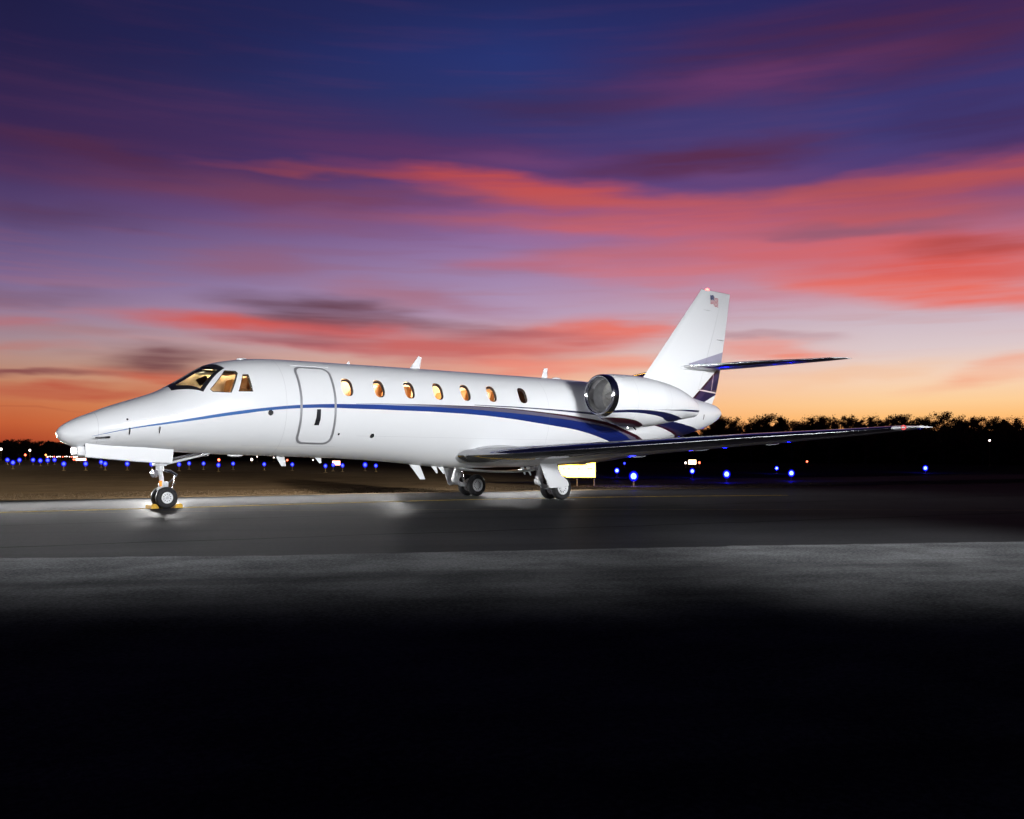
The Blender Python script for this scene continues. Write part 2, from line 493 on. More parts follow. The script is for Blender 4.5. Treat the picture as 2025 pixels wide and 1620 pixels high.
# nacelle livery
M_NAC, N, b, ox, oy, oz, t = paint_base("nacelle_livery")


def C2(pts): return N.curve(ox, pts, 11.5, 15.6, 1.0, 3.2)


u1 = C2([(11.5, 2.12), (11.78, 2.125), (12.75, 2.161), (13.43, 2.147), (14.11, 2.089), (14.72, 2.015), (15.6, 1.95)])
l1 = C2([(11.5, 2.05), (11.78, 2.064), (12.42, 2.087), (13.09, 2.065), (13.59, 2.013), (14.01, 1.93), (14.4, 1.95), (14.72, 2.014), (15.6, 1.96)])
u2 = C2([(11.5, 1.98), (12.11, 1.966), (12.59, 1.927), (12.92, 1.87), (13.18, 1.79), (13.5, 1.6), (15.6, 1.2)])
l2 = C2([(11.5, 1.90), (12.0, 1.885), (12.35, 1.85), (12.99, 1.775), (13.3, 1.6), (15.6, 1.1)])
u0 = C2([(11.5, 2.17), (13.27, 2.186), (14.82, 2.243), (15.6, 2.26)])
l0 = C2([(11.5, 2.17), (13.27, 2.184), (14.82, 2.203), (15.6, 2.21)])
pc = N.mix(N.mul(N.gt(oz, l1), N.lt(oz, u1)), WHITE, NAVY)
pc = N.mix(N.mul(N.gt(oz, l0), N.lt(oz, u0)), pc, NAVY)
pc = N.mix(N.lt(oz, u2), pc, BURG)
pc = N.mix(N.lt(oz, l2), pc, (0.07, 0.06, 0.085, 1))
for xx in (12.62, 13.9, 14.75):
    pc = N.mix(N.mul(N.lt(N.math('ABSOLUTE', N.sub(ox, xx)), 0.004), 0.3), pc, (0.25, 0.25, 0.28, 1))
N.l.new(pc, b.inputs['Base Color'])

# fin livery
M_FIN, N, b, ox, oy, oz, t = paint_base("fin_livery")
d1 = N.sub(N.add(2.78, N.mul(N.sub(ox, 17.41), 0.735)), oz)      # below the diagonal
lowb = N.gt(oz, N.add(2.50, N.mul(N.sub(ox, 17.55), 0.40)))
inz = N.mul(N.gt(d1, 0.0), lowb)
pc = WHITE
gl = N.mul(N.lt(oz, N.add(3.79, N.mul(N.sub(ox, 17.25), 0.27))), N.mul(N.gt(oz, 3.55), N.gt(ox, 17.2)))
gl = N.mul(gl, N.gt(d1, -2.0))
gl = N.mul(gl, N.lt(d1, 0.0))
pc = N.mix(N.mul(gl, N.gt(oz, 3.70)), pc, (0.36, 0.35, 0.46, 1))
pc = N.mix(inz, pc, BURG)
pc = N.mix(N.mul(inz, N.gt(d1, 0.09)), pc, (0.038, 0.026, 0.085, 1))
pc = N.mix(N.mul(inz, N.gt(d1, 0.30)), pc, NAVY)
rl = N.lt(N.math('ABSOLUTE', N.sub(oz, N.sub(3.03, N.mul(N.sub(ox, 17.8), 0.06)))), 0.022)
pc = N.mix(N.mul(N.mul(rl, N.gt(ox, 17.75)), inz), pc, (0.75, 0.62, 0.62, 1))
tl = N.lt(N.math('ABSOLUTE', N.sub(N.sub(ox, N.mul(N.sub(oz, 3.0), 0.22)), 18.36)), 0.010)
pc = N.mix(N.mul(N.mul(tl, N.gt(oz, 3.03)), inz), pc, (0.7, 0.5, 0.55, 1))
N.l.new(pc, b.inputs['Base Color'])

M_CHROME = simple("polished_metal", (0.85, 0.85, 0.88), 0.13, 1.0, var=0.04, vscale=5)
M_STEEL = simple("brushed_steel", (0.50, 0.50, 0.53), 0.22, 1.0, var=0.1, vscale=20)
M_SURR = simple("satin_metal", (0.42, 0.42, 0.45), 0.38, 0.55, var=0.05, vscale=5)
M_GEAR = simple("gear_white_paint", (0.62, 0.63, 0.65), 0.35, 0.0, 0.3, var=0.14, vscale=14)
M_BAY = simple("gear_bay_paint", (0.30, 0.31, 0.30), 0.6, 0.0, var=0.35, vscale=9)
M_RIM = simple("rim_white_paint", (0.85, 0.86, 0.88), 0.35, 0.0, 0.3)
M_TYRE = simple("tyre_rubber", (0.016, 0.016, 0.018), 0.75, 0.0, var=0.3, vscale=20, bump=0.2, bscale=90)
M_BLACK = simple("black_paint", (0.012, 0.012, 0.016), 0.35, var=0.2)
M_DARK = simple("dark_recess", (0.02, 0.02, 0.022), 0.7, var=0.3)
M_RUBBER = simple("window_seal_brown", (0.035, 0.018, 0.014), 0.55, var=0.2)
M_LINING = simple("cabin_lining_cream", (0.74, 0.58, 0.38), 0.7, var=0.08, vscale=3)
M_SEAT = simple("seat_tan_leather", (0.46, 0.23, 0.08), 0.55, var=0.12, vscale=6)
M_WOOD = simple("cabin_dark_veneer", (0.05, 0.018, 0.008), 0.3, 0, 0.4, var=0.3)
M_FAN = simple("fan_blade_titanium", (0.58, 0.57, 0.55), 0.45, 0.35, var=0.15)
M_DUCT = simple("duct_grey_paint", (0.60, 0.60, 0.62), 0.5, 0.0, var=0.1)
M_YEL = simple("chock_yellow_rubber", (0.75, 0.42, 0.02), 0.55, var=0.15, vscale=25)
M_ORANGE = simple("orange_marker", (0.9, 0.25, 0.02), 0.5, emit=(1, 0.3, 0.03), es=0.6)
M_RED = simple("beacon_red_glass", (0.6, 0.02, 0.02), 0.2, emit=(1.0, 0.10, 0.08), es=9.0)
M_REDR = simple("nav_red_ring", (0.6, 0.08, 0.08), 0.3, emit=(1.0, 0.12, 0.12), es=0.9)
M_LENSW = simple("lamp_lens", (0.75, 0.75, 0.8), 0.08, 0.6, 1.0)


def glass(name, tint, gl=0.10, rough=0.02):
    m = bpy.data.materials.new(name)
    m.use_nodes = True
    N = NT(m.node_tree)
    N.n.clear()
    tr = N.n.new('ShaderNodeBsdfTransparent')
    tr.inputs[0].default_value = tint
    gs = N.n.new('ShaderNodeBsdfGlossy')
    gs.inputs['Roughness'].default_value = rough
    fr_ = N.n.new('ShaderNodeFresnel')
    fr_.inputs[0].default_value = 1.5
    ms = N.n.new('ShaderNodeMixShader')
    N.l.new(fr_.outputs[0], ms.inputs[0])
    N.l.new(tr.outputs[0], ms.inputs[1])
    N.l.new(gs.outputs[0], ms.inputs[2])
    o = N.n.new('ShaderNodeOutputMaterial')
    N.l.new(ms.outputs[0], o.inputs[0])
    return m


M_GLASS = glass("window_glass", (0.93, 0.9, 0.86, 1))
M_WSG = glass("windshield_glass", (0.74, 0.82, 0.78, 1))

# ------------------------------------------------------------------ fuselage shape
XS = [0.0, 0.03, 0.1, 0.2, 0.35, 0.55, 0.8, 1.1, 1.4, 1.7, 2.0, 2.25, 2.5, 2.75, 3.0, 3.3, 3.7, 4.2, 5.0, 6.0, 7.0, 8.0, 9.0, 10.0, 11.0, 12.0, 13.0, 14.0, 15.0, 16.0, 16.8, 17.5, 18.1, 18.5, 18.75, 18.9]
ZT = [1.4, 1.45, 1.522, 1.588, 1.669, 1.751, 1.859, 1.969, 2.072, 2.183, 2.342, 2.495, 2.656, 2.783, 2.848, 2.902, 2.949, 2.971, 2.982, 2.991, 3.002, 3.009, 3.014, 3.018, 3.025, 3.025, 3.018, 3.001, 2.974, 2.92, 2.877, 2.766, 2.668, 2.599, 2.459, 2.31]
ZB = [1.4, 1.307, 1.23, 1.174, 1.141, 1.13, 1.12, 1.115, 1.108, 1.09, 1.07, 1.056, 1.042, 1.032, 1.023, 1.016, 1.007, 0.992, 0.971, 0.933, 0.864, 0.774, 0.731, 0.753, 0.819, 0.913, 1.013, 1.124, 1.259, 1.46, 1.622, 1.776, 1.942, 2.103, 2.25, 2.31]
HW = [0, .08, .17, .24, .32, .39, .47, .55, .61, .67, .735, .785, .83, .87, .9, .925, .935, .935, .935, .935, .935, .935, .935, .935, .935, .935, .93, .9, .82, .70, .6, .48, .36, .25, .12, 0]
ZC = [(1.99 + (x - 5) / 9.5 * 0.07) if 5 < x < 14.5 else (a + b_) / 2 for x, a, b_ in zip(XS, ZT, ZB)]


def pchip(xs, ys, q):
    n = len(xs)
    i = 0
    while i < n - 2 and q > xs[i + 1]: i += 1

    def slope(k):
        if k == 0: return (ys[1] - ys[0]) / (xs[1] - xs[0])
        if k == n - 1: return (ys[-1] - ys[-2]) / (xs[-1] - xs[-2])
        h0, h1 = xs[k] - xs[k - 1], xs[k + 1] - xs[k]
        d0, d1_ = (ys[k] - ys[k - 1]) / h0, (ys[k + 1] - ys[k]) / h1
        if d0 * d1_ <= 0: return 0.0
        w1, w2 = 2 * h1 + h0, h1 + 2 * h0
        return (w1 + w2) / (w1 / d0 + w2 / d1_)
    h = xs[i + 1] - xs[i]
    s = (q - xs[i]) / h
    return (2 * s ** 3 - 3 * s ** 2 + 1) * ys[i] + (s ** 3 - 2 * s ** 2 + s) * h * slope(i) + (-2 * s ** 3 + 3 * s ** 2) * ys[i + 1] + (s ** 3 - s ** 2) * h * slope(i + 1)


def sec(x):
    return pchip(XS, ZT, x), pchip(XS, ZB, x), pchip(XS, HW, x), pchip(XS, ZC, x)


def spt(x, ph, off=0.0):
    """port skin point at station x, angle ph (0 = widest, +90 deg = crown)"""
    a, b_, w, c = sec(x)
    H = (a - c) if ph > 0 else (c - b_)
    y, z = -w * math.cos(ph), c + H * math.sin(ph)
    n = Vector((0, -math.cos(ph) / max(w, .01), math.sin(ph) / max(H, .01))).normalized()
    return Vector((x, y, z)) + n * off


def phi_of_z(x, z):
    a, b_, w, c = sec(x)
    u = (z - c) / ((a - c) if z > c else (c - b_))
    return math.asin(max(-1, min(1, u)))


def sxz(x, z, off=0.0): return spt(x, phi_of_z(x, z), off)


def sxy(x, y, off=0.0):
    a, b_, w, c = sec(x)
    ph = math.acos(max(-1, min(1, -y / w)))
    if ph > math.pi: ph = math.pi
    H = a - c
    p = Vector((x, y, c + H * math.sin(ph)))
    e = 0.02
    def raw(xx, yy):
        a2, b2, w2, c2_ = sec(xx)
        q = max(0.0, 1 - (yy / w2) ** 2)
        return Vector((xx, yy, c2_ + (a2 - c2_) * math.sqrt(q)))
    n = (raw(x + e, y) - raw(x - e, y)).cross(raw(x, y + e) - raw(x, y - e)).normalized()
    if n.z < 0: n = -n
    return p + n * off


JET = empty("business_jet", (0, 0, 0))
tag(JET, "white twin-engine business jet with blue and burgundy swoosh stripes parked on its three wheels", "aeroplane")
rootv = Vector((0, 0, 0))

# outer skin
NA = 112
fx = [0.008, 0.03, 0.06, 0.1, 0.15, 0.2, 0.27]
x = 0.35
while x < 18.45:
    fx.append(round(x, 3))
    x += 0.075 if x < 4 else 0.12
fx += [18.5, 18.6, 18.68, 18.75, 18.8, 18.84, 18.87, 18.89]


def ring_at(x, inset=0.0):
    a, b_, w, c = sec(x)
    out = []
    for k in range(NA):
        t_ = 2 * math.pi * (k + 0.5) / NA
        H = (a - c) if math.sin(t_) > 0 else (c - b_)
        out.append(Vector((x, (w - inset) * math.cos(t_), c + (H - inset) * math.sin(t_))))
    return out


mb = MB()
mb.loft([ring_at(x) for x in fx])
skin = mb.build("fuselage", [M_FUS, M_LINING, M_RUBBER], JET, True, 50)


def cutter(name, mi):
    return name


def apply_bool(target, V, F, mi):
    me = bpy.data.meshes.new("tmp_cut")
    me.from_pydata([tuple(v) for v in V], [], F)
    for m_ in (M_FUS, M_LINING, M_RUBBER): me.materials.append(m_)
    me.polygons.foreach_set('material_index', [mi] * len(F))
    bm = bmesh.new()
    bm.from_mesh(me)
    bmesh.ops.recalc_face_normals(bm, faces=bm.faces[:])
    bm.to_mesh(me)
    bm.free()
    co = bpy.data.objects.new("tmp_cut", me)
    COL.objects.link(co)
    md = target.modifiers.new("cut", 'BOOLEAN')
    md.operation = 'DIFFERENCE'
    md.solver = 'EXACT'
    md.object = co
    md.use_hole_tolerant = False
    bpy.context.view_layer.update()
    dg = bpy.context.evaluated_depsgraph_get()
    new = bpy.data.meshes.new_from_object(target.evaluated_get(dg))
    old = target.data
    target.modifiers.clear()
    target.data = new
    new.name = "fuselage"
    bpy.data.objects.remove(co)
    bpy.data.meshes.remove(me)


# cabin and cockpit cavity
cx_ = [2.05]
while cx_[-1] < 12.4: cx_.append(cx_[-1] + 0.15)
mc = MB()
mc.loft([ring_at(x, 0.065) for x in cx_])
apply_bool(skin, mc.v, mc.f, 1)


def superell(cx, cz, a, b_, n=2.8, k=28, grow=0.0):
    P = []
    for i in range(k):
        t_ = 2 * math.pi * i / k
        c, s_ = math.cos(t_), math.sin(t_)
        P.append((cx + (a + grow) * math.copysign(abs(c) ** (2 / n), c), cz + (b_ + grow) * math.copysign(abs(s_) ** (2 / n), s_)))
    return P


def prism(P3, d, o0, o1):
    d = Vector(d).normalized()
    n = len(P3)
    V = [p + d * o0 for p in P3] + [p + d * o1 for p in P3]
    F = [tuple(range(n)), tuple(range(2 * n - 1, n - 1, -1))]
    F += [(i, i + n, (i + 1) % n + n, (i + 1) % n) for i in range(n)]
    return V, F


WIN = [(5.345 + 0.764 * i, 2.416 + 0.0085 * i) for i in range(6)] + [(10.115, 2.466)]
holes = MB()
for wx, wz in WIN:
    P = [Vector((x, -0.85, z)) for x, z in superell(wx, wz, 0.128, 0.186)]
    V, F = prism(P, (0, 1, 0), -0.4, 0.35)
    holes.add(V, F)
# cockpit side windows (x, z) polygons
SW2 = [(2.50, 2.235), (2.535, 2.197), (2.60, 2.195), (2.85, 2.193), (3.05, 2.575), (3.035, 2.605), (2.86, 2.61), (2.84, 2.602)]
SW3 = [(3.00, 2.222), (3.26, 2.230), (3.245, 2.55), (3.15, 2.545)]


def dens(P, k=4):
    out = []
    for i in range(len(P)):
        a, b_ = P[i], P[(i + 1) % len(P)]
        for j in range(k):
            t_ = j / k
            out.append((a[0] + (b_[0] - a[0]) * t_, a[1] + (b_[1] - a[1]) * t_))
    return out


for P in (SW2, SW3):
    P3 = [sxz(x, z) for x, z in dens(P)]
    V, F = prism(P3, (0, 1, -0.35), -0.2, 0.3)
    holes.add(V, F)
# windshield opening (quad in plan view, corners run lower-centre, lower-outer, upper-outer, upper-centre)
WSG_IN = [(2.02, -0.045), (2.02, -0.30), (2.335, -0.645), (2.73, -0.475), (2.585, -0.045)]
WSG_OUT = [(1.935, -0.02), (1.90, -0.357), (2.371, -0.705), (2.870, -0.485), (2.68, -0.02)]
nrm = Vector((-0.55, -0.45, 0.7)).normalized()
P3 = [sxy(x, y) for x, y in dens(WSG_IN)]
V, F = prism(P3, nrm, 0.2, -0.16)
holes.add(V, F)
apply_bool(skin, holes.v, holes.f, 2)
skin.data.set_sharp_from_angle(angle=R(40))


# surface-mapped patches ------------------------------------------------
def patch(name, P, fn, mats, parent, off, k=5, smooth=True, thick=0.0):
    """filled polygon P mapped on the skin: rings from the outline to the centroid"""
    D = dens(P, k) if len(P) < 12 else P
    cx = sum(p[0] for p in D) / len(D)
    cz = sum(p[1] for p in D) / len(D)
    V = []; F = []
    n = len(D)
    rings = (1.0, 0.75, 0.5, 0.25)
    for s_ in rings:
        V += [fn(cx + (p[0] - cx) * s_, cz + (p[1] - cz) * s_, off) for p in D]
    V.append(fn(cx, cz, off))
    for r in range(len(rings) - 1):
        for i in range(n):
            F.append((r * n + i, r * n + (i + 1) % n, (r + 1) * n + (i + 1) % n, (r + 1) * n + i))
    for i in range(n):
        F.append(((len(rings) - 1) * n + i, (len(rings) - 1) * n + (i + 1) % n, len(V) - 1))
    return mesh(name, V, F, mats, parent, smooth)


def ringpatch(name, Pa, Pb, fn, mats, parent, off0, off1=None, k=6, depth=0.0):
    """ring between outlines Pa (outer) and Pb (inner)"""
    A = dens(Pa, k) if len(Pa) < 12 else Pa
    B = dens(Pb, k) if len(Pb) < 12 else Pb
    if off1 is None: off1 = off0
    n = len(A)
    V = [fn(p[0], p[1], off0) for p in A] + [fn(p[0], p[1], off1) for p in B] + [fn(p[0], p[1], off1 - depth) for p in B] + [fn(p[0], p[1], off0 - depth) for p in A]
    F = [(i, (i + 1) % n, (i + 1) % n + n, i + n) for i in range(n)]
    if depth > 0:
        F += [(i + n, (i + 1) % n + n, (i + 1) % n + 2 * n, i + 2 * n) for i in range(n)]
        F += [(i, i + 3 * n, (i + 1) % n + 3 * n, (i + 1) % n) for i in range(n)]
    return mesh(name, V, F, mats, parent, True, None, 40)


for wx, wz in WIN:
    outer = superell(wx, wz, 0.124, 0.182)
    inner = superell(wx - 0.012, wz - 0.014, 0.104, 0.160)
    w_ = ringpatch("cabin_window", outer, inner, sxz, M_RUBBER, JET, -0.020, -0.034, depth=0.006)
    ringpatch("window_seal", superell(wx - 0.003, wz - 0.003, 0.117, 0.174), superell(wx - 0.004, wz - 0.004, 0.112, 0.169), sxz, M_STEEL, w_, -0.021, -0.022, depth=0.002)
    patch("window_pane", superell(wx, wz, 0.126, 0.184), sxz, M_GLASS, w_, -0.050)
w_ = patch("cockpit_side_window", SW2, sxz, M_GLASS, JET, -0.012)
ringpatch("window_frame", [(2.488, 2.232), (2.530, 2.186), (2.60, 2.184), (2.858, 2.182), (3.064, 2.578), (3.040, 2.618), (2.85, 2.622), (2.83, 2.610)], SW2, sxz, M_STEEL, w_, 0.003, depth=0.004)
w_ = patch("cockpit_side_window", SW3, sxz, M_GLASS, JET, -0.012)
ringpatch("window_frame", [(2.99, 2.212), (3.272, 2.220), (3.252, 2.562), (3.143, 2.557)], SW3, sxz, M_STEEL, w_, 0.003, depth=0.004)
w_ = patch("windshield", WSG_IN, sxy, M_WSG, JET, -0.006)
ringpatch("windshield_frame", WSG_OUT, WSG_IN, sxy, M_BLACK, w_, 0.004, depth=0.03)
mir = lambda P: [(a, -b_) for a, b_ in P]
w_ = patch("windshield", mir(WSG_IN), sxy, M_BLACK, JET, 0.003)
ringpatch("windshield_frame", mir(WSG_OUT), mir(WSG_IN), sxy, M_BLACK, w_, 0.006, depth=0.01)

# entry door: polished surround, handle pocket, rain rail
def door_outline(g, r):
    x0, x1, s0, s1 = 4.262 - g, 5.022 + g, R(-46.5) - g, R(53.5) + g
    P = []
    for (cx, cs, a0) in ((x1 - r, s1 - r * 1.05, 0), (x0 + r, s1 - r * 1.05, 90), (x0 + r, s0 + r * 1.05, 180), (x1 - r, s0 + r * 1.05, 270)):
        for k in range(9):
            a = R(a0 + 90 * k / 8)
            P.append((cx + r * math.cos(a), cs + r * 1.05 * math.sin(a)))
    # thicken the straight runs
    out = []
    for i in range(len(P)):
        a, b_ = P[i], P[(i + 1) % len(P)]
        L = math.hypot(a[0] - b_[0], a[1] - b_[1])
        m_ = 12 if L > 0.3 else 1
        for j in range(m_): out.append((a[0] + (b_[0] - a[0]) * j / m_, a[1] + (b_[1] - a[1]) * j / m_))
    return out


door = patch("entry_door", door_outline(-0.028, 0.15), spt, M_FUS, JET, 0.0035)
ringpatch("door_surround", door_outline(0.026, 0.19), door_outline(-0.024, 0.145), spt, M_SURR, door, 0.006, depth=0.003)
HP = [(4.602, 1.93), (4.688, 1.935), (4.694, 1.74), (4.672, 1.616), (4.568, 1.613), (4.597, 1.774)]
patch("door_handle", HP, sxz, M_BLACK, door, 0.008)
ringpatch("handle_latch", [(4.600, 1.72), (4.676, 1.72), (4.668, 1.62), (4.575, 1.62)], [(4.612, 1.71), (4.664, 1.71), (4.658, 1.63), (4.588, 1.63)], sxz, M_STEEL, door, 0.012, depth=0.004)
mb = MB()
pts = [sxz(4.222 + (5.081 - 4.222) * i / 12, 2.812 + 0.013 * i / 12, 0.006) for i in range(13)]
mb.tube(pts, 0.008, 8)
mb.build("rain_rail", M_WHITE, JET, True)

# small ports, probes, vanes on the skin
def disc(name, x, z, r, m_, fn=sxz, ring=True):
    P = [(x + r * math.cos(2 * math.pi * i / 16), z + r * math.sin(2 * math.pi * i / 16)) for i in range(16)]
    o = patch(name, P, fn, m_, JET, 0.004, thick=0)
    return o


for x, z, r in ((3.613, 1.827, 0.055), (5.967, 1.428, 0.048)):
    p = disc("service_port", x, z, r, M_STEEL)
    P = [(x + r * 0.55 * math.cos(2 * math.pi * i / 14), z + r * 0.55 * math.sin(2 * math.pi * i / 14)) for i in range(14)]
    patch("port_centre", P, sxz, M_DARK, p, 0.007)
disc("static_port", 5.172, 1.449, 0.022, M_STEEL)
disc("static_port", 1.054, 1.636, 0.018, M_BLACK)
for x, z in ((1.085, 1.425), (1.585, 1.455)):
    mb = MB()
    a = sxz(x, z + 0.055, 0.0); b_ = sxz(x, z - 0.055, 0.0)
    n_ = Vector((0, -1, 0))
    mb.tube([a + n_ * 0.0, a + n_ * 0.04, (a + b_) / 2 + n_ * 0.05, b_ + n_ * 0.045], [0.008, 0.009, 0.008, 0.006], 8)
    mb.build("air_data_probe", M_STEEL, JET, True)
mb = MB()
a = sxz(0.78, 1.315)
mb.tube([a, a + Vector((-0.02, -0.07, 0.0)), a + Vector((-0.10, -0.085, -0.004)), a + Vector((-0.26, -0.09, -0.012))], [0.02, 0.016, 0.013, 0.007], 10)
mb.build("pitot_probe", M_STEEL, JET, True)

# antennas: thin swept blades
def blade(name, base, tip, yc, thick, m_=M_WHITE, parent=JET):
    """base, tip: ((x0,z0),(x1,z1)) chords; lens-shaped section"""
    rings = []
    for (x0, z0), (x1, z1), tk in ((base[0], base[1], thick), (tip[0], tip[1], thick * 0.55)):
        r = []
        for k in range(14):
            a = 2 * math.pi * k / 14
            u = (1 - math.cos(a)) / 2
            r.append(Vector((x0 + (x1 - x0) * u, yc + tk / 2 * math.sin(a), z0 + (z1 - z0) * u)))
        rings.append(r)
    mb = MB()
    mb.loft(rings)
    return mb.build(name, m_, parent, True, 40)


blade("blade_antenna", ((7.43, 2.98), (7.72, 2.98)), ((7.68, 3.30), (7.77, 3.27)), 0, 0.045)
blade("blade_antenna", ((11.47, 3.0), (11.68, 3.0)), ((11.56, 3.28), (11.69, 3.28)), 0, 0.035)
blade("blade_antenna", ((5.79, 2.96), (5.90, 2.96)), ((5.85, 3.045), (5.89, 3.045)), 0, 0.02)
blade("belly_antenna", ((4.16, 0.995), (4.36, 0.99)), ((4.29, 0.79), (4.40, 0.79)), 0, 0.03)
blade("belly_antenna", ((5.05, 0.97), (5.20, 0.96)), ((5.16, 0.85), (5.21, 0.86)), 0, 0.025)
blade("belly_antenna", ((7.43, 0.83), (7.72, 0.82)), ((7.73, 0.48), (7.88, 0.48)), 0, 0.045)
blade("belly_antenna", ((7.98, 0.79), (8.14, 0.785)), ((8.13, 0.615), (8.18, 0.62)), -0.08, 0.025)
blade("belly_antenna", ((8.16, 0.78), (8.33, 0.775)), ((8.33, 0.60), (8.38, 0.61)), -0.08, 0.025)
blade("belly_antenna", ((10.66, 0.76), (10.80, 0.77)), ((10.82, 0.56), (10.86, 0.57)), -0.1, 0.022)
blade("belly_antenna", ((10.84, 0.77), (10.98, 0.78)), ((11.01, 0.535), (11.05, 0.55)), -0.1, 0.022)
for xx, zz, rx, rz_ in ((3.45, 2.915, 0.13, 0.035), (3.30, 1.01, 0.17, 0.035), (12.0, 3.03, 0.16, 0.04)):
    bm = bmesh.new()
    bmesh.ops.create_uvsphere(bm, u_segments=20, v_segments=10, radius=1.0)
    V = [Vector((xx + v.co.x * rx, v.co.y * 0.055, zz + v.co.z * rz_)) for v in bm.verts]
    F = [[v.index for v in f.verts] for f in bm.faces]
    bm.free()
    mesh("antenna_fairing", V, F, M_WHITE, JET, True)

# belly keel panels between the main gear
mb = MB()
rings = []
for x, z, hw in ((8.75, 0.745, 0.05), (8.95, 0.70, 0.28), (9.6, 0.655, 0.40), (10.4, 0.64, 0.42), (10.9, 0.665, 0.38), (11.35, 0.74, 0.10)):
    rings.append([Vector((x, hw * math.cos(a), z + 0.03 * math.sin(a))) for a in [2 * math.pi * k / 12 for k in range(12)]])
mb.loft(rings)
mb.build("belly_panel", M_GEAR, JET, True)

# ------------------------------------------------------------------ interior
mb = MB()
mb.box(2.9, 12.2, -0.50, 0.50, 1.34, 1.38)
mb.build("cabin_floor", M_SEAT, JET)
for x in (3.55, 10.75):
    mb = MB()
    mb.loft([ring_at(x, 0.085), ring_at(x + 0.04, 0.085)])
    mb.build("cabin_bulkhead", M_LINING, JET)
mb = MB()
mb.box(9.88, 10.60, -0.50, -0.46, 1.33, 2.7, bev=0.005)
mb.build("veneer_panel", M_WOOD, JET)


def seat(x, y, face, name="cabin_seat"):
    o = MB()
    s_ = 1 if face > 0 else -1
    o.box(x - 0.25, x + 0.25, y - 0.25, y + 0.25, 1.62, 1.80, bev=0.05)
    o.box(x - 0.18, x + 0.18, y - 0.20, y + 0.20, 1.33, 1.62, bev=0.03)
    xb = x + 0.24 * s_
    m4 = Matrix.Translation((xb, y, 1.75)) @ Matrix.Rotation(0.22 * s_, 4, 'Y')
    o.box(-0.07, 0.07, -0.25, 0.25, 0.0, 0.55, mtx=m4, bev=0.045)
    o.box(-0.06, 0.06, -0.16, 0.16, 0.53, 0.80, mtx=m4, bev=0.05)
    return o.build(name, M_SEAT, JET, True, 60)


for x, f in ((5.9, 1), (6.65, 1), (7.35, -1), (8.25, 1), (9.0, 1)):
    seat(x, -0.46, f)
    seat(x, 0.46, f)
seat(2.98, -0.40, 1, "pilot_seat")
seat(2.98, 0.40, 1, "pilot_seat")
mb = MB()
mb.box(2.08, 2.42, -0.60, 0.60, 1.90, 2.12, bev=0.03)
mb.box(2.06, 2.36, -0.46, 0.46, 2.10, 2.20, bev=0.03)
mb.build("instrument_panel", M_DARK, JET, True, 60)
mb = MB()
mb.box(2.55, 3.25, -0.30, 0.30, 2.60, 2.64, bev=0.01)
mb.build("overhead_panel", M_BLACK, JET, True, 60)
mb = MB()
m4 = Matrix.Translation((2.50, -0.36, 2.42)) @ Matrix.Rotation(-0.55, 4, 'Y') @ Matrix.Rotation(0.5, 4, 'Z')
mb.box(-0.006, 0.006, -0.13, 0.13, -0.07, 0.07, mtx=m4, bev=0.003)
mb.build("sun_visor", M_LINING, JET)


def pl(name, loc, power, r, color):
    d = bpy.data.lights.new(name, 'POINT')
    d.energy = power
    d.shadow_soft_size = r
    d.color = color
    o = bpy.data.objects.new(name, d)
    COL.objects.link(o)
    o.location = loc
    return o


for x in (4.6, 6.2, 7.7, 9.1):
    pl("cabin_lamp", (x, 0.1, 2.72), 85, 0.08, (1.0, 0.84, 0.62))
pl("cockpit_lamp", (3.1, 0.15, 2.66), 85, 0.06, (1.0, 0.80, 0.54))
pl("cockpit_lamp", (2.62, 0.1, 2.47), 7, 0.05, (1.0, 0.84, 0.62))
pl("lavatory_lamp", (10.3, 0.1, 2.6), 6, 0.06, (1.0, 0.6, 0.3))


# ------------------------------------------------------------------ wings and tail surfaces
def foil(n=26):
    """closed section, u along chord, upper then lower: list of (u, t) with t for thickness 1"""
    P = []
    for i in range(n + 1):
        b_ = math.pi * i / n
        u = (1 + math.cos(b_)) / 2
        P.append((u, 1))
    for i in range(1, n):
        b_ = math.pi * i / n
        u = (1 - math.cos(b_)) / 2
        P.append((u, -1))
    return P


def yt(u): return 5 * (0.2969 * math.sqrt(max(u, 0)) - 0.1260 * u - 0.3516 * u * u + 0.2843 * u ** 3 - 0.1015 * u ** 4) + 0.004 * u


def lerp_st(st, q):
    for i in range(len(st) - 1):
        if q <= st[i + 1][0] or i == len(st) - 2:
            t_ = (q - st[i][0]) / (st[i + 1][0] - st[i][0])
            return [a + (b_ - a) * t_ for a, b_ in zip(st[i], st[i + 1])]


def wing_pt(st, q, u, sg, side, grow=0.0, up=1.12, lo=0.88):
    _, xl, xt, zl, zt_, tc_ = lerp_st(st, q)
    c = xt - xl
    x = xl + c * u - grow * max(0.0, 1 - u / 0.05)
    z = zl + (zt_ - zl) * u + sg * (yt(u) * tc_ * c * (up if sg > 0 else lo) + grow)
    return Vector((x, side * q, z))


def surface(name, st, side, m_, parent, qs, u0=0.0, u1=1.0, grow=0.0, n=26, thin=None):
    rings = []
    for q in qs:
        r = []
        for i in range(n + 1):
            u = u0 + (u1 - u0) * (1 + math.cos(math.pi * i / n)) / 2
            r.append(wing_pt(st, q, u, 1, side, grow))
        for i in range(1, n + (0 if u0 == 0 else 1)):
            u = u0 + (u1 - u0) * (1 - math.cos(math.pi * i / n)) / 2
            r.append(wing_pt(st, q, u, -1, side, grow))
        if u0 > 0:
            r = r[:n + 1] + [wing_pt(st, q, u0, -1, side, grow)] + r[n + 1:]
        rings.append(r)
    mb = MB()
    mb.loft(rings)
    return mb.build(name, m_, parent, True, 40)


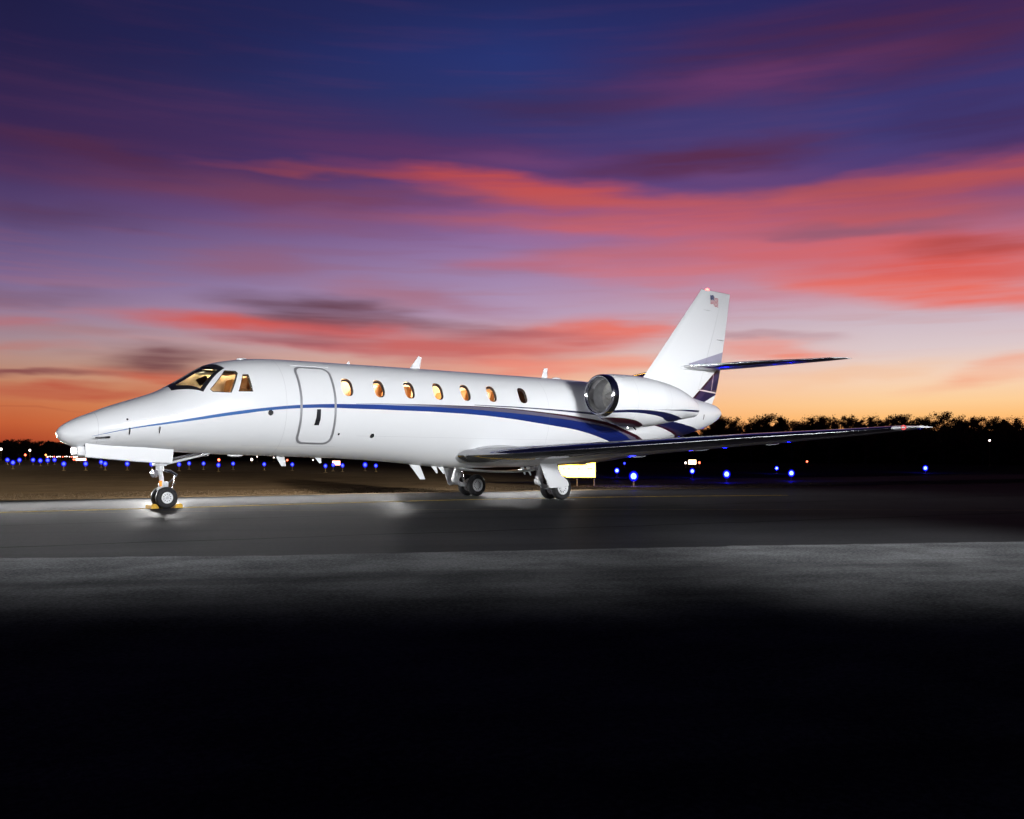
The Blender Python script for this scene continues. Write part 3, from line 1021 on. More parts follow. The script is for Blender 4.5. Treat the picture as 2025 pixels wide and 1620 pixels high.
# y, xLE, xTE, zLE, zTE, t/c
WST = [(0.30, 8.22, 11.95, 1.02, 0.82, .115), (0.80, 8.42, 11.95, 1.03, 0.82, .115), (1.30, 8.52, 11.95, 1.035, 0.85, .115), (1.92, 8.71, 12.00, 1.055, 0.92, .115), (3.26, 9.25, 12.13, 1.125, 1.08, .115), (5.10, 10.03, 12.33, 1.235, 1.21, .115),
       (6.82, 10.75, 12.50, 1.345, 1.31, .115), (8.37, 11.41, 12.62, 1.43, 1.42, .11), (9.20, 11.78, 12.66, 1.49, 1.49, .10), (9.54, 12.10, 12.66, 1.515, 1.52, .06)]
qs_main = [0.3 + (9.2 - 0.3) * i / 40 for i in range(41)]
for side in (-1, 1):
    wg = surface("wing", WST, side, M_WHITE, JET, qs_main, 0.0, 1.0)
    # polished leading edge
    mb = MB()
    rings = []
    n = 12
    for q in [0.62 + (9.18 - 0.62) * i / 50 for i in range(51)]:
        r = []
        uo = 0.055 + 0.05 * min(1, q / 6)
        for i in range(n + 1):
            r.append(wing_pt(WST, q, uo * (1 - i / n) ** 2, 1, side, 0.003))
        for i in range(1, n + 1):
            r.append(wing_pt(WST, q, uo * 1.5 * (i / n) ** 2, -1, side, 0.003))
        rings.append(r)
    mb.loft(rings, closed=False, cap=False)
    le = mb.build("leading_edge", M_CHROME, wg, True, 80)
    tip = surface("wing_tip", WST, side, M_WHITE, wg, [9.2, 9.28, 9.38, 9.47, 9.53], grow=0.002)
    # navigation lamp ring on the tip
    _, xl, xt, zl, ztt, _ = lerp_st(WST, 9.34)
    mb = MB()
    V = []
    for k in range(20):
        a = 2 * math.pi * k / 20
        for rr in (0.030, 0.050):
            V.append(Vector((xl + 0.012 - 0.03 * 0 + (0.02 * math.cos(a) ** 2), side * (9.34 + rr * math.cos(a)), zl + 0.0 + rr * math.sin(a) * 0.9)) + Vector((-0.045, side * 0.012, 0)))
    F = [(2 * k, 2 * k + 1, (2 * k + 3) % 40, (2 * k + 2) % 40) for k in range(20)]
    mb.add(V, F)
    mb.build("navigation_lamp", M_REDR if side < 0 else M_STEEL, tip)
    # flap track fairings and static wicks
    for q in (2.9, 4.6, 6.3):
        _, xl, xt, zl, ztt, _ = lerp_st(WST, q)
        mb = MB()
        mb.tube([(xt - 0.55, side * q, ztt - 0.035), (xt - 0.3, side * q, ztt - 0.045), (xt - 0.05, side * q, ztt - 0.035), (xt + 0.10, side * q, ztt - 0.02)], [0.004, 0.014, 0.012, 0.004], 10)
        mb.build("flap_track_fairing", M_WHITE, wg, True)
    for q in (7.4, 8.2, 8.9):
        _, xl, xt, zl, ztt, _ = lerp_st(WST, q)
        mb = MB()
        mb.tube([(xt - 0.02, side * q, ztt), (xt + 0.12, side * q, ztt - 0.01)], 0.004, 6)
        mb.build("static_wick", M_BLACK, wg)
    # root fillet over the wing
    mb = MB()
    rings = []
    for i in range(21):
        u = i / 20
        x = 8.75 + 3.5 * u
        hgt = 0.10 * math.sin(math.pi * min(1.0, 0.04 + 0.96 * u)) ** 0.7 + 0.005
        up_, lo_ = wing_pt(WST, 1.0, min(1, max(0, (x - 8.46) / 3.5)), 1, side), wing_pt(WST, 1.0, min(1, max(0, (x - 8.46) / 3.5)), -1, side)
        r = []
        for k in range(9):
            t_ = k / 8
            r.append(Vector((x, side * (0.84 + 0.40 * t_ * (hgt / 0.10)), up_.z - 0.01 + hgt * (1 - t_) ** 2.2)))
        r += [Vector((x, side * 0.9, up_.z - 0.04)), Vector((x, side * 0.6, up_.z - 0.04)), Vector((x, side * 0.6, up_.z + hgt - 0.02))]
        rings.append(r)
    mb.loft(rings)
    mb.build("wing_root_fillet", M_WHITE, wg, True, 60)

# horizontal stabilisers: y, xLE, xTE, zLE, zTE
HST = [(0.04, 16.85, 18.60, 3.66, 3.67, .09), (0.97, 17.35, 18.80, 3.69, 3.68, .085), (2.04, 17.85, 19.02, 3.72, 3.70, .08), (3.34, 18.38, 19.24, 3.715, 3.72, .075), (3.95, 18.66, 19.36, 3.73, 3.74, .06), (4.08, 18.98, 19.38, 3.74, 3.745, .04)]
for side in (-1, 1):
    st_ = surface("stabilizer", HST, side, M_WHITE, JET, [0.04 + (3.9 - 0.04) * i / 20 for i in range(21)])
    mb = MB()
    rings = []
    n = 10
    for q in [0.35 + (3.88 - 0.35) * i / 24 for i in range(25)]:
        r = [wing_pt(HST, q, 0.22 * (1 - i / n) ** 2, 1, side, 0.003) for i in range(n + 1)] + [wing_pt(HST, q, 0.22 * (i / n) ** 2, -1, side, 0.003) for i in range(1, n + 1)]
        rings.append(r)
    mb.loft(rings, closed=False, cap=False)
    mb.build("leading_edge", M_CHROME, st_, True, 80)
    surface("stabilizer_tip", HST, side, M_WHITE, st_, [3.9, 3.97, 4.03, 4.07], grow=0.001)
    mb = MB()
    mb.tube([(16.45, 0.0, 3.60), (16.65, side * 0.06, 3.61), (17.0, side * 0.10, 3.65), (17.6, side * 0.11, 3.67), (18.3, side * 0.07, 3.68)], [0.01, 0.055, 0.075, 0.06, 0.02], 14)
    mb.build("root_fairing", M_WHITE, st_, True)


# fin: sections by height
def fin_le(z): return 15.02 + (z - 2.93) * (17.90 - 15.02) / (6.03 - 2.93)
def fin_te(z): return pchip([2.3, 2.68, 2.96, 4.36, 6.10], [18.3, 18.47, 18.62, 18.99, 19.34], z)


def fin_ring(z, u0, u1, tc_, n=20, dx=0.0):
    xl, xt = fin_le(z), fin_te(z)
    c = xt - xl
    r = []
    for i in range(n + 1):
        u = u0 + (u1 - u0) * i / n
        r.append(Vector((xl + c * u, -yt(u) * tc_ * c, z)))
    for i in range(n, -1, -1):
        u = u0 + (u1 - u0) * i / n
        if i == 0 and u0 == 0: continue
        if i == n and u1 > 0.99: continue
        r.append(Vector((xl + c * u, yt(u) * tc_ * c, z)))
    return r


def fin_part(name, z0, z1, u0, u1, m_, parent, top=False, nz=20):
    rings = [fin_ring(z0 + (z1 - z0) * i / nz, u0, u1, 0.085) for i in range(nz + 1)]
    if top:
        for k, (dz, s_) in enumerate(((0.02, 0.92), (0.035, 0.7), (0.042, 0.3))):
            base = fin_ring(z1, u0, u1, 0.085 * s_)
            rings.append([Vector((p.x, p.y, z1 + dz)) for p in base])
    mb = MB()
    mb.loft(rings)
    return mb.build(name, m_, parent, True, 45)


fin = fin_part("fin", 2.45, 6.03, 0.0, 0.72, M_FIN, JET, True)
rud = fin_part("rudder", 3.05, 6.03, 0.7225, 1.0, M_FIN, fin, True)
fin_part("rudder_base", 2.50, 3.043, 0.7225, 1.0, M_FIN, fin, False, 6)
# dome beacon on the fin
bm = bmesh.new()
bmesh.ops.create_uvsphere(bm, u_segments=16, v_segments=8, radius=1.0)
V = [Vector((18.22 + v.co.x * 0.085, v.co.y * 0.035, 6.085 + v.co.z * 0.045)) for v in bm.verts]
F = [[v.index for v in f.verts] for f in bm.faces]
bm.free()
mesh("beacon", V, F, M_RED, fin, True)
# rudder actuator bumps
for x, z in ((18.1, 5.45), (18.75, 4.6)):
    mb = MB()
    mb.tube([(x - 0.16, -0.085, z), (x, -0.105, z + 0.005), (x + 0.2, -0.085, z)], [0.006, 0.02, 0.006], 8)
    mb.build("hinge_fairing", M_WHITE, fin, True)

# waving flag decal on the fin side
M_FR = simple("flag_red", (0.42, 0.03, 0.05), 0.4)
M_FW = simple("flag_white", (0.75, 0.74, 0.76), 0.4)
M_FB = simple("flag_blue", (0.02, 0.03, 0.12), 0.4)


def fin_y(x, z):
    xl, xt = fin_le(z), fin_te(z)
    c = xt - xl
    u = (x - xl) / c
    return -yt(u) * 0.085 * c


mb = MB()
fx0, fz1, fw_, fh_ = 18.27, 5.93, 0.40, 0.265
NX = 22


def fpt(u, v, off):
    x = fx0 + fw_ * u
    z = fz1 - fh_ * v - 0.07 * max(0.0, min(1.0, (u - 0.36) / 0.26)) - 0.008 * math.sin(u * 14)
    return Vector((x, fin_y(x, z) - off, z))


for s_ in range(13):
    for i in range(NX):
        if s_ < 7 and i / NX < 0.42: continue
        a, b_ = i / NX, (i + 1) / NX
        mb.add([fpt(a, s_ / 13, .010), fpt(b_, s_ / 13, .010), fpt(b_, (s_ + 1) / 13, .010), fpt(a, (s_ + 1) / 13, .010)], [(0, 1, 2, 3)], 0 if s_ % 2 == 0 else 1)
ncx = 9
for i in range(ncx + 1):
    a, b_ = i / NX, (i + 1) / NX
    if a >= 0.42: break
    mb.add([fpt(a, 0, .010), fpt(b_, 0, .010), fpt(b_, 7 / 13, .010), fpt(a, 7 / 13, .010)], [(0, 1, 2, 3)], 2)
for rr in range(9):
    for cc in range(6 if rr % 2 == 0 else 5):
        u = 0.035 + 0.07 * cc + (0.035 if rr % 2 else 0)
        v = (rr + 1) * (7 / 13) / 10
        q = 0.011
        mb.add([fpt(u - q, v, .013), fpt(u, v - q * 1.4, .013), fpt(u + q, v, .013), fpt(u, v + q * 1.4, .013)], [(0, 1, 2, 3)], 1)
mb.build("flag_decal", [M_FR, M_FW, M_FB], fin)

# ------------------------------------------------------------------ engines
NX_ = [12.00, 12.10, 12.25, 12.42, 12.75, 13.10, 13.50, 14.10, 14.60, 15.00, 15.30, 15.42]
NTp = [3.028, 3.040, 3.048, 3.052, 3.058, 3.048, 3.020, 2.945, 2.845, 2.715, 2.590, 2.530]
NBt = [1.985, 1.930, 1.860, 1.810, 1.762, 1.755, 1.780, 1.865, 1.945, 2.020, 2.065, 2.085]
for side in (-1, 1):
    yc = side * 1.70
    eng = empty("engine", (0, 0, 0), 0, JET)
    # cowling
    mb = MB()
    rings = []
    xs_ = [12.0 + (15.42 - 12.0) * i / 40 for i in range(41)]
    for x in xs_:
        a, b_ = pchip(NX_, NTp, x), pchip(NX_, NBt, x)
        zc, H = (a + b_) / 2, (a - b_) / 2
        w_ = min(H, 0.60) if x < 13.6 else H
        rings.append([Vector((x, yc + w_ * math.cos(t_), zc + H * math.sin(t_))) for t_ in [2 * math.pi * k / 56 for k in range(56)]])
    mb.loft(rings, cap=False)
    # nozzle inner wall
    nz_ = [[Vector((x, yc + r * math.cos(t_), 2.305 + r * math.sin(t_))) for t_ in [2 * math.pi * k / 56 for k in range(56)]] for x, r in ((15.42, 0.2225), (15.42, 0.21), (15.1, 0.235))]
    mb.loft(nz_, mi=1, cap=False)
    cowl = mb.build("cowling", [M_NAC, M_DARK], eng, True, 50)
    # lip
    prof = []
    for k in range(15):
        a = R(-100 + 200 * k / 14)
    lip = MB()
    rings = []
    # profile from outer trailing edge around the front to the throat: (x, radius factor)
    PR = [(12.02, 0.5225), (11.96, 0.519), (11.90, 0.510), (11.85, 0.499), (11.815, 0.484), (11.80, 0.466), (11.808, 0.447), (11.835, 0.430), (11.88, 0.418), (11.95, 0.410), (12.05, 0.405)]
    for x, r in PR:
        zc = 2.520 + (2.5065 - 2.520) * max(0, (x - 11.8) / 0.22)
        rings.append([Vector((x, yc + r * math.cos(t_), zc + r * math.sin(t_))) for t_ in [2 * math.pi * k / 72 for k in range(72)]])
    lip.loft(rings, cap=False)
    lip.build("intake_lip", M_CHROME, eng, True, 80)
    du = MB()
    du.lathe([(12.05, 0.404), (12.3, 0.415), (12.44, 0.42), (12.46, 0.0)], 'x', (0, yc, 2.507), 48)
    du.build("intake_duct", M_DUCT, eng, True, 40)
    fa = MB()
    for k in range(22):
        a = 2 * math.pi * k / 22
        V = []
        for (r, tw, ch) in ((0.13, 0.9, 0.05), (0.27, 0.6, 0.055), (0.405, 0.35, 0.06)):
            for s_ in (-1, 1):
                aa = a + s_ * ch * math.cos(tw) / r * 1.05
                V.append(Vector((12.36 + s_ * ch * math.sin(tw) * 0.8, yc + r * math.cos(aa), 2.507 + r * math.sin(aa))))
        fa.add(V, [(0, 1, 3, 2), (2, 3, 5, 4)])
    fa.build("fan", M_FAN, eng, True)
    sp = MB()
    sp.lathe([(12.05, 0.002), (12.07, 0.03), (12.14, 0.07), (12.25, 0.11), (12.38, 0.135)], 'x', (0, yc, 2.507), 32)
    sp.build("spinner", M_FAN, eng, True)
    # pylon
    mb = MB()
    rings = []
    for yy in (0.45, 0.75, 1.05, 1.30):
        r = []
        for u, sg in foil(14):
            r.append(Vector((12.75 + 2.35 * u, side * yy, 2.50 - 0.1 * u + sg * yt(u) * 0.11 * 2.35)))
        rings.append(r)
    mb.loft(rings)
    mb.build("pylon", M_WHITE, eng, True, 40)
    mb = MB()
    mb.tube([(12.85, yc + side * 0.0, 1.775), (12.85, yc, 1.71)], 0.03, 10)
    mb.build("drain_mast", M_STEEL, eng, True)
    mb = MB()
    mb.tube([(13.05, yc, 1.77), (13.16, yc, 1.70)], 0.018, 8)
    mb.build("drain_pipe", M_STEEL, eng, True)

# tail cone vent, lamp and skeg details
patch("vent_slot", [(17.42, 2.27), (17.46, 2.27), (17.43, 2.12), (17.39, 2.12)], sxz, M_BLACK, JET, 0.004)

# ------------------------------------------------------------------ landing gear
def wheel(name, c, r, w, side, rim_r, parent, holes=12):
    """axle along y; outer face on side"""
    o = MB()
    h = w / 2
    prof = [(-h * 0.80, rim_r), (-h * 0.98, rim_r + (r - rim_r) * 0.25), (-h, rim_r + (r - rim_r) * 0.55), (-h * 0.88, r - 0.022), (-h * 0.62, r - 0.006), (-h * 0.3, r),
            (h * 0.3, r), (h * 0.62, r - 0.006), (h * 0.88, r - 0.022), (h, rim_r + (r - rim_r) * 0.55), (h * 0.98, rim_r + (r - rim_r) * 0.25), (h * 0.80, rim_r)]
    o.lathe(prof, 'y', c, 64)
    for g in (-0.28, 0.0, 0.28):
        o.lathe([(h * g - 0.003, r + 0.0006), (h * g + 0.003, r + 0.0006)], 'y', c, 64, 1)
    wh = o.build(name, [M_TYRE, M_BLACK], parent, True, 40)
    rm = MB()
    for s_ in (-1, 1):
        f = s_ * h
        rm.lathe([(f * 0.80, rim_r), (f * 0.90, rim_r - 0.004), (f * 0.92, rim_r - 0.012), (f * 0.80, rim_r - 0.02), (f * 0.62, rim_r * 0.80), (f * 0.62, rim_r * 0.40), (f * 0.74, rim_r * 0.34), (f * 0.78, rim_r * 0.2), (f * 0.78, 0.001)], 'y', c, 48)
        for k in range(holes):
            a = 2 * math.pi * (k + 0.5) / holes
            V = []
            for j in range(10):
                b_ = 2 * math.pi * j / 10
                rr = rim_r * 0.60 + rim_r * 0.135 * math.cos(b_)
                tt = rim_r * 0.055 * math.sin(b_)
                V.append(Vector((c[0] + rr * math.cos(a) - tt * math.sin(a), c[1] + f * 0.62 + s_ * 0.003, c[2] + rr * math.sin(a) + tt * math.cos(a))))
            rm.add(V, [tuple(range(10))], 1)
    rm.build("rim", [M_RIM, M_DARK], wh, True, 35)
    return wh


# nose gear
ng = empty("nose_gear", (0, 0, 0), 0, JET)
AX = Vector((1.895, 0, 0.203))
for yy in (-0.125, 0.125):
    wheel("nose_wheel", (AX.x, yy, AX.z), 0.203, 0.112, -1, 0.108, ng, 10)
mb = MB()
mb.tube([(1.79, 0, 1.12), (1.82, 0, 0.72)], 0.075, 18)
mb.box(1.70, 1.92, -0.09, 0.09, 0.80, 1.0, bev=0.02)
mb.tube([(1.82, 0, 0.72), (1.875, 0, 0.36)], 0.040, 16)
mb.tube([(1.845, 0, 0.47), (1.88, 0, 0.24)], [0.062, 0.066], 16)
mb.box(1.82, 1.96, -0.055, 0.055, 0.33, 0.50, bev=0.015)
mb.tube([(AX.x, -0.18, AX.z), (AX.x, 0.18, AX.z)], 0.03, 14)
mb.build("strut", M_GEAR, ng, True, 40)
mb = MB()
mb.tube([(1.87, -0.03, 0.72), (2.00, -0.03, 0.70), (2.13, -0.03, 0.62)], [0.025, 0.03, 0.02], 10)
mb.tube([(2.13, -0.03, 0.62), (2.02, -0.03, 0.52), (1.93, -0.03, 0.44)], [0.02, 0.018, 0.02], 10)
mb.build("torque_link", M_STEEL, ng, True)
for yy in (-0.07, 0.07):
    mb = MB()
    mb.tube([(1.90, yy, 0.83), (2.90, yy, 1.08)], 0.018, 10)
    mb.build("drag_brace", M_GEAR, ng, True)
mb = MB()
mb.tube([(2.05, 0.0, 0.93), (2.75, 0.0, 1.08)], 0.026, 12)
mb.box(2.60, 2.72, -0.08, 0.08, 0.98, 1.10, bev=0.01)
mb.build("retraction_jack", M_STEEL, ng, True, 40)
mb = MB()
mb.lathe([(-0.03, 0.035), (0.0, 0.075), (0.03, 0.07), (0.05, 0.03)], 'x', (1.70, -0.08, 0.655), 20, cap=True)
mb.lathe([(-0.03, 0.035), (0.0, 0.075), (0.03, 0.07), (0.05, 0.03)], 'x', (1.70, 0.08, 0.655), 20, cap=True)
mb.build("taxi_lamp", M_LENSW, ng, True, 40)
mb = MB()
mb.tube([(1.815, -0.035, 0.52), (1.825, -0.035, 0.42)], 0.028, 10)
mb.build("orange_marker", M_ORANGE, ng, True)
mb = MB()
mb.tube([(1.74, -0.03, 0.36), (1.80, -0.02, 0.37), (1.85, 0, 0.37)], [0.018, 0.028, 0.02], 10)
mb.build("tow_lug", M_GEAR, ng, True)
mb = MB()
mb.tube([(2.06, -0.05, 0.62), (2.055, -0.06, 0.50), (2.03, -0.05, 0.40), (1.99, -0.04, 0.33)], 0.006, 6)
mb.tube([(2.05, -0.05, 0.50), (2.09, -0.05, 0.45)], 0.005, 6)
mb.build("ground_wire", M_STEEL, ng)


def panel(name, P, y0, y1, th, m_, parent, lean=0.0, zt_=None, mi2=None):
    """flat door in an x-z outline; y runs from y0 at the top to y1 at the bottom"""
    zs = [p[1] for p in P]
    z0, z1 = min(zs), max(zs)
    V = []
    for s_ in (0, 1):
        for x, z in P:
            y = y1 + (y0 - y1) * (z - z0) / (z1 - z0)
            V.append(Vector((x, y + (th if s_ else 0), z)))
    n = len(P)
    F = [tuple(range(n)), tuple(range(2 * n - 1, n - 1, -1))] + [(i, (i + 1) % n, (i + 1) % n + n, i + n) for i in range(n)]
    return mesh(name, V, F, m_, parent, False)


def body_low(x, y):
    a, b_, w, c = sec(x)
    return c - (c - b_) * math.sqrt(max(0, 1 - (y / w) ** 2))


for side in (-1, 1):
    y_ = side * 0.235
    top = [(x, body_low(x, 0.235) + 0.015) for x in (0.42, 0.6, 0.8, 1.0, 1.2, 1.4, 1.6, 1.8, 1.99)]
    P = [(0.425, 0.965)] + top + [(1.955, 0.855), (1.5, 0.872), (1.0, 0.915)]
    nd = panel("nose_gear_door", P, y_, y_ + side * 0.02, -side * 0.025, M_WHITE, ng)
mb = MB()
mb.box(0.30, 0.44, -0.21, 0.21, 0.985, 1.16, bev=0.03)
mb.build("door_front_fairing", M_WHITE, ng, True, 40)
mb = MB()
mb.box(0.42, 2.05, -0.18, 0.18, 1.09, 1.16)
mb.build("gear_bay", M_BAY, ng)

# main gear (port as side -1)
for side in (-1, 1):
    mg = empty("main_gear", (0, 0, 0), 0, JET)
    yc = side * 1.61
    for yy in (-0.195, 0.195):
        wheel("main_wheel", (10.476, yc + yy, 0.280), 0.280, 0.150, -1, 0.165, mg, 12)
    mb = MB()
    mb.tube([(10.02, yc, 1.05), (9.98, yc, 0.62)], 0.058, 16)
    mb.tube([(9.98, yc, 0.66), (9.96, yc, 0.50)], 0.075, 16)
    mb.tube([(9.93, yc - 0.05, 0.44), (9.93, yc + 0.05, 0.44)], 0.085, 16)
    mb.box(9.87, 10.03, yc - 0.06, yc + 0.06, 0.36, 0.56, bev=0.02)
    mb.build("strut", M_GEAR, mg, True, 40)
    mb = MB()
    mb.tube([(9.94, yc, 0.40), (10.12, yc, 0.30), (10.476, yc, 0.28)], [0.055, 0.055, 0.045], 14)
    mb.tube([(10.476, yc - 0.25, 0.28), (10.476, yc + 0.25, 0.28)], 0.035, 14)
    mb.build("trailing_arm", M_GEAR, mg, True, 40)
    mb = MB()
    mb.tube([(10.22, yc, 0.36), (10.05, yc, 0.88)], [0.03, 0.04], 12)
    mb.build("shock_absorber", M_STEEL, mg, True)
    mb = MB()
    mb.tube([(9.99, yc - side * 0.03, 0.66), (9.95, side * 0.95, 0.84)], 0.016, 10)
    mb.build("side_brace", M_GEAR, mg, True)
    mb = MB()
    mb.tube([(9.98, yc + 0.02, 1.0), (9.94, yc + 0.09, 0.8), (9.92, yc + 0.07, 0.6), (9.99, yc + 0.1, 0.42), (10.2, yc + 0.1, 0.36)], 0.008, 8)
    mb.tube([(10.08, yc - 0.02, 1.0), (10.06, yc - 0.09, 0.8), (10.03, yc - 0.07, 0.6)], 0.007, 8)
    mb.build("brake_hose", M_BLACK, mg, True)
    # gear door: curved head and flat leaf that laps over the outer wheel
    leaf = [(9.715, 0.835), (10.235, 0.842), (10.343, 0.647), (10.40, 0.555), (10.485, 0.50), (10.55, 0.445), (10.585, 0.36), (10.575, 0.315), (10.40, 0.297), (10.211, 0.286), (10.10, 0.285), (10.023, 0.272), (9.955, 0.305)]
    y_ = side * 1.925
    ld = panel("main_gear_door", leaf, y_ - side * 0.02, y_ + side * 0.03, -side * 0.02, M_WHITE, mg)
    mb = MB()
    A = [(9.715, 0.839), (9.80, 0.90), (9.949, 0.965), (10.211, 0.998), (10.40, 1.01), (10.50, 1.012), (10.611, 0.985), (10.50, 0.945), (10.362, 0.915), (10.235, 0.846)]
    V = []
    for s_ in (0, 1):
        for x, z in A:
            t_ = (z - 0.84) / 0.17
            V.append(Vector((x, y_ - side * (0.02 + 0.10 * max(0, t_) ** 1.5) - side * 0.02 * s_, z)))
    n = len(A)
    mb.add(V, [tuple(range(n)), tuple(range(2 * n - 1, n - 1, -1))] + [(i, (i + 1) % n, (i + 1) % n + n, i + n) for i in range(n)])
    mb.build("door_head", M_WHITE, ld, False)
    # open wheel well seen below the wing
    mb = MB()
    mb.box(9.55, 10.9, side * 0.62 if side > 0 else -1.75, 1.75 if side > 0 else -0.62, 0.93, 0.955)
    mb.build("wheel_well", M_BAY, mg)

# ------------------------------------------------------------------ wheel chocks
for i, (x0, s_) in enumerate(((1.895 - 0.27, 1), (1.895 + 0.27, -1))):
    mb = MB()
    # ramp-shaped bar lying across both tyres
    prof = [(0, 0), (0.15, 0), (0.14, 0.03), (0.09, 0.085), (0.03, 0.085), (0, 0.06)]
    V = []
    xs2 = [-0.165, -0.15, 0.15, 0.165]
    for k, yy in enumerate(xs2):
        sh = 0.9 if k in (0, 3) else 1.0
        for a, b_ in prof:
            V.append(Vector((x0 + s_ * a * sh - s_ * 0.02, yy, 0.006 + b_ * sh)))
    n = len(prof)
    F = [tuple(range(n)), tuple(range(4 * n - 1, 3 * n - 1, -1))]
    for r in range(3):
        F += [(r * n + k, r * n + (k + 1) % n, (r + 1) * n + (k + 1) % n, (r + 1) * n + k) for k in range(n)]
    mb.add(V, F)
    ch = mb.build("wheel_chock", M_YEL, None, False)
    tag(ch, "yellow wheel chock in front of the nose wheels" if i == 0 else "yellow wheel chock behind the nose wheels", "wheel chock", "yellow chocks at the nose wheels")


# ------------------------------------------------------------------ ground
def rise(x, y):
    """the field climbs gently away from the paved area"""
    d = y - 12.0
    return 0.0 if d <= 0 else 1.7 * (1 - math.exp(-d / 90.0))


def ground_mat(name, c1_, c2_, sc, rough, spec, bump, bsc, streak=None):
    m, N, b = mat(name)
    t = N.n.new('ShaderNodeTexCoord')
    P = t.outputs['Object']
    n1_ = N.noise(P, sc, 6, 0.6)
    n2_ = N.noise(P, sc * 30, 5, 0.75)
    f = N.add(N.mul(N.smap(n1_, 0.32, 0.68, 0, 1), 0.45), N.mul(N.smap(n2_, 0.38, 0.66, 0, 1), 0.55))
    col = N.mix(f, c1_ + (1,), c2_ + (1,))
    if streak:
        px_, py_, pz_ = N.sep(P)
        # long faint joints and stains running along the pavement
        u = N.add(N.mul(px_, streak[0]), N.mul(py_, streak[1]))
        v = N.sub(N.mul(py_, streak[0]), N.mul(px_, streak[1]))
        ns = N.noise(N.xyz(N.mul(u, 0.05), N.mul(v, 1.3), 0.0), 1.0, 5, 0.6)
        col = N.mix(N.mul(N.smap(ns, 0.45, 0.7, 0, 1), 0.45), col, tuple(v_ * 0.55 for v_ in c1_) + (1,))
    bn = N.n.new('ShaderNodeBump')
    bn.inputs['Strength'].default_value = bump
    bn.inputs['Distance'].default_value = 0.01
    N.l.new(N.noise(P, bsc, 5, 0.65), bn.inputs['Height'])
    df = N.n.new('ShaderNodeBsdfDiffuse')
    df.inputs['Roughness'].default_value = 1.0
    N.l.new(col, df.inputs['Color'])
    N.l.new(bn.outputs[0], df.inputs['Normal'])
    gs = N.n.new('ShaderNodeBsdfGlossy')
    gs.inputs['Roughness'].default_value = rough
    N.l.new(bn.outputs[0], gs.inputs['Normal'])
    ms = N.n.new('ShaderNodeMixShader')
    ms.inputs[0].default_value = spec
    N.l.new(df.outputs[0], ms.inputs[1])
    N.l.new(gs.outputs[0], ms.inputs[2])
    N.n.remove(b)
    out_ = [q for q in N.n if q.type == 'OUTPUT_MATERIAL'][0]
    N.l.new(ms.outputs[0], out_.inputs['Surface'])
    return m


M_ASPH = ground_mat("apron_asphalt", (0.0115, 0.0118, 0.0126), (0.021, 0.0214, 0.0228), 0.5, 0.42, 0.03, 0.35, 160, (0.86, -0.5))
M_ROUGH = ground_mat("coarse_asphalt", (0.035, 0.036, 0.038), (0.13, 0.132, 0.136), 1.2, 0.9, 0.0, 0.9, 90, (0.86, -0.5))
M_GRASS = ground_mat("dry_grass_soil", (0.055, 0.037, 0.021), (0.105, 0.072, 0.040), 0.7, 0.95, 0.0, 0.4, 40, (0.98, -0.17))
M_BLADE = simple("dry_grass_blades", (0.085, 0.058, 0.031), 0.9, var=0.3, vscale=1.2)
M_LINE = simple("yellow_marking", (0.40, 0.27, 0.03), 0.6, var=0.25, vscale=6)
M_LINEP = simple("pale_joint", (0.16, 0.125, 0.07), 0.7, var=0.3, vscale=6)
M_DIRT = simple("sandy_verge", (0.17, 0.125, 0.075), 0.95, var=0.3, vscale=3, bump=0.8, bscale=30)

# open field, one sheet to the horizon, just below the paving
gx = [-900, -500, -300, -180, -110, -70, -45, -30, -20, -12, -6, 0, 6, 12, 20, 30, 45, 70, 110, 180, 300, 500, 900, 1500]
gy = [-400, -120, -40, -10, 0, 4, 8, 12, 15, 18, 22, 27, 34, 42, 52, 65, 80, 100, 125, 155, 190, 240, 320, 450, 700, 1100]
V = [Vector((x, y, rise(x, y) - 0.035)) for y in gy for x in gx]
n = len(gx)
F = [(j * n + i, j * n + i + 1, (j + 1) * n + i + 1, (j + 1) * n + i) for j in range(len(gy) - 1) for i in range(n - 1)]
g_ = mesh("ground", V, F, M_GRASS, None, True)
tag(g_, kind="structure")
# paved apron
EDGE = [(-90, 13.0), (-30, 9.2), (-10, 7.0), (0.3, 6.0), (4.5, 5.55), (7.2, 5.1), (11.6, 4.4), (15.9, 3.3), (22, 1.6), (33, -0.6), (60, -5), (140, -18)]
V = [Vector((x, y, 0.0)) for x, y in EDGE] + [Vector((x, -120, 0.0)) for x, y in EDGE]
n = len(EDGE)
F = [(i, i + 1, n + i + 1, n + i) for i in range(n - 1)]
tag(mesh("apron", V, F, M_ASPH), kind="structure")
# far taxiway beyond the strip of grass on the right
TW = [(20, 14), (45, 13), (80, 11), (150, 7), (150, -15), (80, -2), (45, 3.5), (26, 6)]
V = [Vector((x, y, max(0.0, rise(x, y)) - 0.022)) for x, y in TW]
tag(mesh("taxiway", V, [tuple(range(len(TW)))], M_ASPH), kind="structure")
